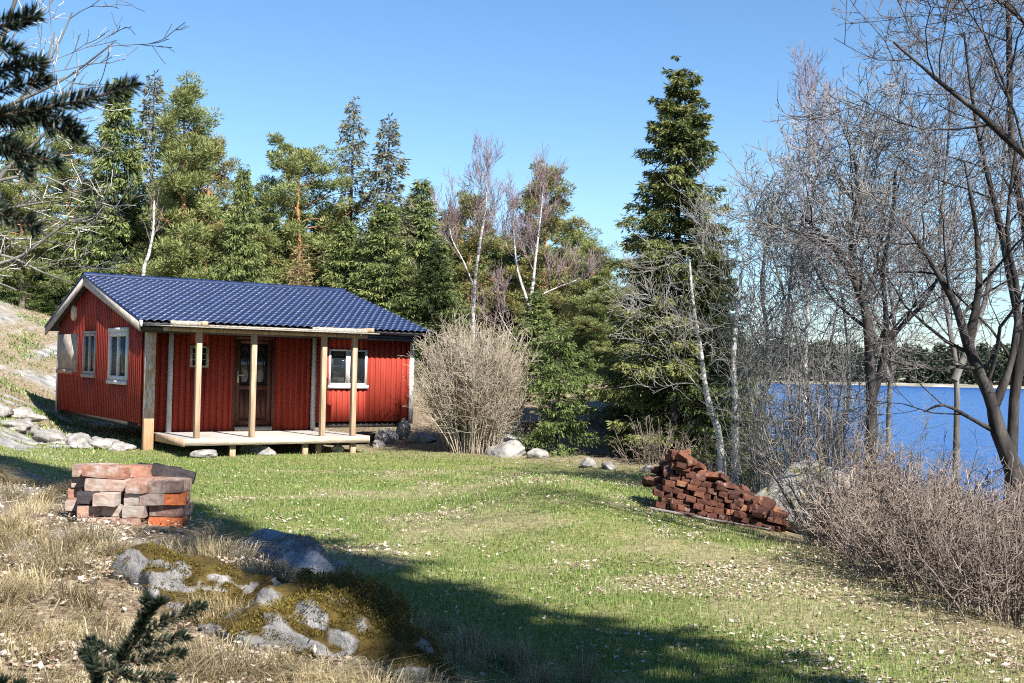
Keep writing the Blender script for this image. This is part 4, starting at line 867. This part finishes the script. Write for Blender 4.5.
bush(bush_mesh('bare_bush', 480, 3.05, 1.2, 61, M_tan, .0046, 16, .6), px(476, 25.6), 25.6, 'dense round bush of bare tan stems beside the right wall of the cabin')
BU = [bush_mesh('bare_bush', 95, 1.5, .75, 62+k, M_redbrown, .0042, 12, .5) for k in range(3)]
g = rs(63)
spots = [(2.95, 12.2, 1.0), (3.3, 11.0, .95), (3.15, 10.0, .85), (3.35, 9.2, .85), (3.45, 8.3, .8), (3.85, 12.4, 1.1), (4.1, 11.3, 1.1), (3.95, 10.2, 1.0), (4.05, 9.2, 1.0), (4.3, 8.4, .9), (4.7, 12.9, 1.15), (4.9, 11.6, 1.15), (4.8, 10.4, 1.1), (5.3, 12.0, 1.15), (5.7, 13.4, 1.2), (3.6, 13.4, .9), (4.5, 14.6, 1.1), (5.6, 15.2, 1.2), (6.3, 14.4, 1.2), (4.3, 16.2, 1.1)]
for k, (x, y, s) in enumerate(spots):
    x += float(np.interp(y, [8, 10, 11.5, 13], [.15, .25, .62, .95]))
    bush(BU[k % 3], x, y, 'bare reddish-brown bush tangled into the thicket between lawn and water', 'bushes in the thicket by the water', g.uniform(0, 6), (s, s, s*g.uniform(.85, 1.1)*float(np.interp(y, [8, 10, 12], [.75, .85, .95]))))
FINE = [bush_mesh('bare_bush', 34, 3.1, .9, 81+k, M_twig_grey, .0036, 22, .5) for k in range(2)]
for k, (u, y, sc, lab) in enumerate([(772, 16.5, .85, 'fine grey shrub of upright stems just right of the two white trunks'), (803, 15.5, 1.0, 'fine grey shrub of upright stems behind the lichen-covered boulder'), (838, 16.8, 1.05, 'fine grey shrub of upright stems left of the dark forked trunk'), (905, 16, .8, 'fine grey shrub of upright stems right of the dark forked trunk'), (945, 15.2, .75, 'fine grey shrub of upright stems left of the gnarled leaning trunk')]):
    bush(FINE[k % 2], px(u, y), y, lab, None, k*1.9, sc)
LOW = bush_mesh('bare_bush', 40, .8, .5, 68, M_redbrown, .004, 8, .4)
for k, (x, y, lab) in enumerate([(3.0, 23.5, 'low scrub of bare twigs at the foot of the big spruce'), (.55, 26.4, 'low bare scrub between the tan bush and the juniper stems'), (3.1, 17.5, 'low bare scrub behind the brick heap')]):
    bush(LOW, x, y, lab, None, k, 1.4)
# ------------------------------------------------------------------ grass, straw, leaves, moss
def scatter(N, seed, y0, y1, u0=-260, u1=1290):
    g = rs(seed); y = np.exp(g.uniform(math.log(y0), math.log(y1), N)); u = g.uniform(u0, u1, N); return g, (u-512)/FPX*y, y
def blades(x, y, h, w, lean, g, tint, name, mat, label, a=None):
    n = len(x); z = G(x, y)-.006; P = np.column_stack([x, y, z]); a = g.uniform(0, 6.28, n) if a is None else a; D = np.column_stack([np.cos(a), np.sin(a), np.zeros(n)])
    sa = a + g.uniform(.8, 2.3, n); S = np.column_stack([np.cos(sa), np.sin(sa), np.zeros(n)])*w[:, None]*.5
    Uz = np.array([0, 0, 1.0]); l = lean[:, None]; hh = h[:, None]
    M1 = P + Uz*hh*.55*(1-.25*l) + D*hh*.22*l; T = P + Uz*hh*(1-.62*l) + D*hh*.72*l
    V = np.stack([P-S, P+S, M1+S*.8, M1-S*.8, T], 1).reshape(-1, 3); b = np.arange(n)[:, None]*5
    me = mesh_np(name, V, [b+np.array([[0, 1, 2, 3]]), b+np.array([[3, 2, 4]])], mat, dict(tint=np.repeat(np.clip(tint, 0, 1), 5)))
    return tag(link(name, me), label, None, None, 'stuff')
M_grass = m_leaf('grass', [(0, (.06, .11, .02)), (.35, (.155, .24, .05)), (.6, (.25, .31, .10)), (.8, (.38, .37, .2)), (1, (.52, .48, .33))], .35, .55)
M_straw = m_leaf('straw', [(0, (.10, .075, .03)), (.4, (.26, .20, .10)), (.75, (.42, .35, .21)), (1, (.55, .48, .34))], .3, .6)
g, x, y = scatter(420000, 201, 4.2, 27)
lw, kn, rk_, ms, dy = masks(x, y); keep = (g.random(len(x)) < lw*(1-.55*dy)*(1-rk_)); x, y, dy = x[keep], y[keep], dy[keep]; n = len(x)
pt = fbm(x*1.3, y*1.3, 55); pt2 = fbm(x*4, y*4, 56)
h = (.018+.042*g.random(n))*(.55+.9*pt+.6*pt2)
blades(x, y, h, np.maximum(.0045, .62*y/FPX)*g.uniform(.7, 1.2, n), g.uniform(.1, .95, n), g,   .10+.30*pt2+.22*dy+.22*(fbm(x*.7, y*.7, 57)-.45)+.16*g.normal(size=n)+.4*(g.random(n) < .10), 'lawn_grass', M_grass, 'short spring grass on the lawn with paler dry blades')
# long pale grass at the foot of the knoll, at the thicket, on the knoll and hillside
g, x, y = scatter(230000, 202, 2.7, 24)
z = G(x, y); lw, kn, rk_, ms, dy = masks(x, y)
xb = np.interp(y, [-5, 0, 3.6, 6.6, 9, 14, 20, 26], [3.6, 2.0, .1, -1.35, -3.0, -5.6, -8.6, -11])
footz = np.exp(-((x-xb-.75)/.65)**2)*sst(8.5, 6, y); thick = np.exp(-((x-2.95-.5*(fbm(y*.7, y*0, 8)-.5))/.35)**2)*sst(13.5, 11, y)
tuft = sst(.50, .60, fbm(x*2.2, y*2.2, 77)); pr = np.clip(.55*footz*(.35+tuft) + .55*thick + .8*kn*(.3+.7*tuft)*(1-.6*rk_) + .3*dy*(1-lw)*tuft*(x < 2), 0, 1)*(x < 3.5)
keep = g.random(len(x)) < pr; x, y = x[keep], y[keep]; n = len(x); fz = footz[keep]; kk_ = kn[keep]
blades(x, y, np.where(kk_ > .5, .03+.10*g.random(n)**1.5, .05+.13*g.random(n)**1.5)*(1+.9*fz), np.maximum(.0026, .42*y/FPX)*g.uniform(.6, 1.2, n), np.where(kk_ > .5, g.uniform(.8, 1.4, n), g.uniform(.3, 1.2, n)), g, .45+.25*g.normal(size=n)-.15*fz, 'dry_grass', M_straw, 'long pale dry grass in tufts on the knoll and along the thicket')
g = rs(212); x = g.uniform(-19, -8, 90000); y = g.uniform(17, 42, 90000); lw, kn, rk_, ms, dy = masks(x, y); tf = sst(.40, .55, fbm(x*1.1, y*1.1, 78)); keep = g.random(len(x)) < (1-rk_)*(.15+.85*tf)*(1-lw); x, y = x[keep], y[keep]; n = len(x)
blades(x, y, .05+.11*g.random(n), np.full(n, .024), g.uniform(.3, 1.1, n), g, np.where(fbm(x*.6, y*.6, 79) > .5, .5, .25)+.2*g.normal(size=n)+.35*sst(.45, .6, fbm(x*1.7, y*1.7, 80)), 'hillside_grass', M_grass, 'tawny and green grass on the slope left of the cabin')
g = rs(230); X_, Y_, A_, H_, T_, L_ = [], [], [], [], [], []
for k in range(330):
    v_ = g.uniform(2.9, 8.6); u_ = g.uniform(-150, 760); cx, cy = px(u_, v_), v_; zz = g1(cx, cy)
    xe = float(np.interp(cy, [0, 3.6, 6.6, 9], [2.0, .1, -1.35, -3.0])); onk = cx < xe-.25; atf = xe+.2 < cx < xe+1.6
    if not (onk or atf) or (cx+2.1)**2+(cy-6.35)**2 < .3 or (cx+.95)**2+(cy-5.7)**2 < .28 or (cx+.45)**2+(cy-4.1)**2 < .2 or (cx+1.25)**2+(cy-4.6)**2 < .1: continue
    nb = int(g.uniform(160, 420)); r = g.uniform(.05, .14); th = g.uniform(0, 6.28, nb); rr = r*np.sqrt(g.random(nb)); comb = g.uniform(0, 6.28); tb = g.uniform(.25, .7)
    X_.append(cx+rr*np.cos(th)); Y_.append(cy+rr*np.sin(th)); A_.append(np.where(g.random(nb) < .65, comb+g.normal(size=nb)*.5, th)); H_.append(g.uniform(.09, .26)*(.5+.7*g.random(nb))*(1.35 if atf else 1)); L_.append(g.uniform(.45, 1.15, nb) if atf else g.uniform(.85, 1.45, nb)); T_.append(tb+.2*g.normal(size=nb))
X_, Y_, A_, H_, T_, L_ = map(np.concatenate, (X_, Y_, A_, H_, T_, L_)); n = len(X_)
blades(X_, Y_, H_, np.maximum(.0026, .4*Y_/FPX)*g.uniform(.6, 1.1, n), L_, g, T_, 'grass_tussocks', M_straw, 'combed tussocks of dry grass on and below the knoll', A_)
g, x, y = scatter(190000, 203, 2.7, 24)
z = G(x, y); lw, kn, rk_, ms, dy = masks(x, y)
keep = g.random(len(x)) < np.clip(.9*kn*(1-ms*.7)*(.30+.70*sst(.42, .62, fbm(x*2.2, y*2.2, 93))) + .95*lw*(.35+dy)*sst(.36, .58, fbm(x*1.1, y*1.1, 91))*(.55+1.0*sst(0, 2, x)) + .35*dy*(1-lw)*(x < 3.2) + .16*np.exp(-((x-2.6)/.7)**2)*sst(13, 8, y), 0, 1)*(x < 4)
x, y = x[keep], y[keep]; n = len(x); P = np.column_stack([x, y, G(x, y)+g.uniform(.002, .028, n)])
D = np.column_stack([g.normal(size=(n, 2)), g.normal(size=n)*.28]); D = unit(D); Nn = unit(np.column_stack([g.normal(size=(n, 2))*.45, np.ones(n)])); S = unit(np.cross(Nn, D)); Ls = (.011+.026*g.random(n)**1.4)[:, None]*np.where(G(x, y) < .3, 1.3, 1)[:, None]*np.where(y > 10, 1.25, 1)[:, None]; wd = Ls*g.uniform(.4, .6, n)[:, None]; cup = Nn*Ls*g.uniform(.05, .3, n)[:, None]
V = np.stack([P-D*Ls*.5+cup, P+S*wd*.5+cup*.6, P+D*Ls*.5+cup, P-S*wd*.5+cup*.6, P], 1).reshape(-1, 3); b = np.arange(n)[:, None]*5
M_litter = m_leaf('dead_leaf', [(0, (.12, .075, .05)), (.4, (.32, .235, .17)), (.75, (.50, .42, .34)), (1, (.66, .6, .53))], .15, .6)
tag(link('leaf_litter', mesh_np('leaf_litter', V, [b+np.array([[0, 1, 4]]), b+np.array([[1, 2, 4]]), b+np.array([[2, 3, 4]]), b+np.array([[3, 0, 4]])], M_litter, dict(tint=np.repeat(np.clip(.48+.3*g.normal(size=n), 0, 1), 5)))), 'pale fallen leaves scattered over lawn and knoll', None, None, 'stuff')
g, x, y = scatter(90000, 204, 2.7, 9, -100, 700)
lw, kn, rk_, ms, dy = masks(x, y); keep = g.random(len(x)) < ms*.9; x, y = x[keep], y[keep]; n = len(x)
M_mossb = m_leaf('moss_tips', [(0, (.04, .03, .007)), (.5, (.12, .088, .016)), (1, (.25, .18, .035))], .25)
blades(x, y, g.uniform(.012, .035, n), np.full(n, .004), g.uniform(0, .8, n), g, .5+.25*g.normal(size=n), 'moss', M_mossb, 'golden brown moss on the rocky knoll')
# ------------------------------------------------------------------ near spruce twigs and the sapling
M_near = m_leaf('near_needles', [(0, (.005, .010, .006)), (.6, (.012, .020, .011)), (1, (.026, .036, .02))], .06, .5)  # backlit shade of the close twigs is put into these needle colours
M_shoot = m_noise('shoot_bark', [(.3, (.025, .018, .012)), (.7, (.06, .04, .026))], 30, 3, .8)  # bark darkened along with the needles, shade put into its colour
def shoots(list_, base, seed, nl=.017, per=900):
    """list_ of (points, radius): woody mesh and needle mesh"""
    g = rs(seed); mb = MB(); LP, LD = [], []
    for pts, r in list_:
        P = np.array(pts, float); t = np.linspace(0, 1, len(P)); tt = np.linspace(0, 1, 9); Q = np.column_stack([np.interp(tt, t, P[:, k]) for k in range(3)]); Q[1:-1] += g.normal(size=(7, 3))*.002
        mb.tube(Q, np.linspace(r, r*.45, 9), 6); Ln = np.linalg.norm(np.diff(Q, axis=0), axis=1).sum(); n = int(per*Ln)
        s = g.uniform(.02, 1.0, n); C = np.column_stack([np.interp(s, tt, Q[:, k]) for k in range(3)]); d = unit(Q[-1]-Q[0]); rn = g.normal(size=(n, 3)); rn -= d*(rn@d)[:, None]
        rn = unit(rn); rn[:, 2] += .15; LP.append(C); LD.append(unit(rn*.85+d*.62+g.normal(size=(n, 3))*.12))
        tip = np.repeat(Q[-1:], 26, 0); LP.append(tip); LD.append(unit(d+g.normal(size=(26, 3))*.5))
    LP = np.concatenate(LP); LD = np.concatenate(LD); n = len(LP)
    V, F = leaf_quads(LP, LD, g.uniform(.75, 1.2, n)*nl, np.full(n, .003), g)
    return mb, (V, F, np.repeat(g.random(n), 4))
b = (-1.75, 1.55, g1(-1.75, 1.55)-.1); Y0 = 1.62
S_ = [(P3([(-60, 128, 1.60), (0, 113, 1.61), (60, 103, 1.62), (122, 84, 1.64)], Y0, b), .004), (P3([(-70, 90), (-20, 72), (28, 62)], Y0, b), .003), (P3([(-60, 50), (-10, 25), (22, 14)], Y0, b), .003),
      (P3([(-20, 118), (25, 118), (72, 138)], Y0, b), .0028), (P3([(-60, 140), (-10, 145), (48, 162)], 1.58, b), .003), (P3([(-40, 150), (0, 140), (18, 170)], 1.58, b), .0026), (P3([(-70, 200), (-20, 205), (28, 226)], 1.55, b), .003), (P3([(-50, 100), (-10, 90), (34, 78)], 1.66, b), .0026), (P3([(-70, 60), (-30, 40), (5, 50)], 1.6, b), .0026), (P3([(20, 110), (50, 116), (66, 128)], Y0, b), .0022)]
wood, nd = shoots(S_, b, 71, .023, 2600)
# boughs that carry these twigs back to the stem
for z0, tgt in ((1.95, (-60, 128)), (2.15, (-70, 90)), (2.2, (-60, 50)), (1.85, (-60, 140)), (1.75, (-70, 200)), (2.15, (-70, 60)), (1.9, (-20, 118)), (1.98, (-50, 100)), (1.9, (-40, 150))):
    e = P3([tgt], 1.6, b)[0]; wood.tube([(0, 0, z0-b[2]+.05), ((e[0])*.5, e[1]*.5, z0-b[2]+.06), e], [.014, .008, .004], 6)
wood.tube([(0, 0, 0), (.01, 0, 1.0), (-.02, .02, 2.0), (0, 0, 3.4)], [.075, .06, .045, .02], 10)
o = empty('spruce_tree', b); tag(o, 'dark spruce at the left edge whose needle twigs hang in close to the viewer', 'tree'); wood.build('trunk', M_shoot, o, True); link('needles', leafmesh('needles', nd, M_near), o)
y = 1.95; b = (px(112, y), y, g1(px(112, y), y)-.03)
S_ = [([(0, 0, 0)]+P3([(122, 670), (150, 626), (170, 602)], y, b), .004), (P3([(143, 640), (170, 622), (207, 606)], y, b), .0026), (P3([(140, 645), (165, 640), (192, 636)], y, b), .0026), (P3([(132, 660), (160, 658), (188, 652)], y, b), .0026), (P3([(135, 652), (112, 645), (100, 640)], y+.03, b), .0024), (P3([(128, 668), (105, 665), (96, 650)], y-.05, b), .0024), (P3([(152, 622), (156, 608), (154, 600)], y, b), .0022), (P3([(125, 672), (150, 676), (178, 676)], y-.05, b), .0024), ([(0, 0, .01)]+P3([(110, 690), (104, 672), (100, 655)], y, b), .003)]
wood, nd = shoots(S_, b, 72, .019, 2300)
o = empty('spruce_sapling', b); tag(o, 'small dark green spruce sapling growing on the knoll at the bottom edge', 'sapling'); wood.build('stem', M_shoot, o, True); link('needles', leafmesh('needles', nd, M_near), o)
y = 1.9; b = (px(5, y), y, g1(px(5, y), y)-.03); wood, nd = shoots([([(0, 0, 0)]+P3([(8, 700), (14, 680)], y, b), .003), (P3([(8, 695), (-5, 685), (-12, 676)], y, b), .002), (P3([(9, 695), (24, 688), (30, 682)], y, b), .002)], b, 73)
o = empty('spruce_sapling', b); tag(o, 'tiny spruce shoot in the bottom left corner', 'sapling'); wood.build('stem', M_shoot, o, True); link('needles', leafmesh('needles', nd, M_near), o)
# tall trees behind the viewer whose shade falls across the lawn
o3 = (2.2*.805+4.2*.593, 2.2*.593-4.2*.805); tree_obj('spruce_tree', 'shorter bushy spruce beside the viewer shading the middle of the knoll', 'tree', (*o3, g1(*o3)-.1), SP[1][0], SP[1][1], .7, (.62, .62, .86))
SHT = mk(conifer('s', 26, 1.3, 91, .8, 0, (.5, .17), .05, .25, .22), M_bark_dark, M_spruce)
for k, (s_, q_, lab, h_) in enumerate([(3.35, 4.0, 'tall narrow spruce beside the viewer, nearer the knoll', .92), (4.05, 5.6, 'tallest narrow spruce beside the viewer, nearer the lake', 1.0)]):
    x, y = s_*.805+q_*.593, s_*.593-q_*.805; tree_obj('spruce_tree', lab, 'tree', (x, y, g1(x, y)-.1), SHT[0], SHT[1], k*2.1, (.9, .9, h_))
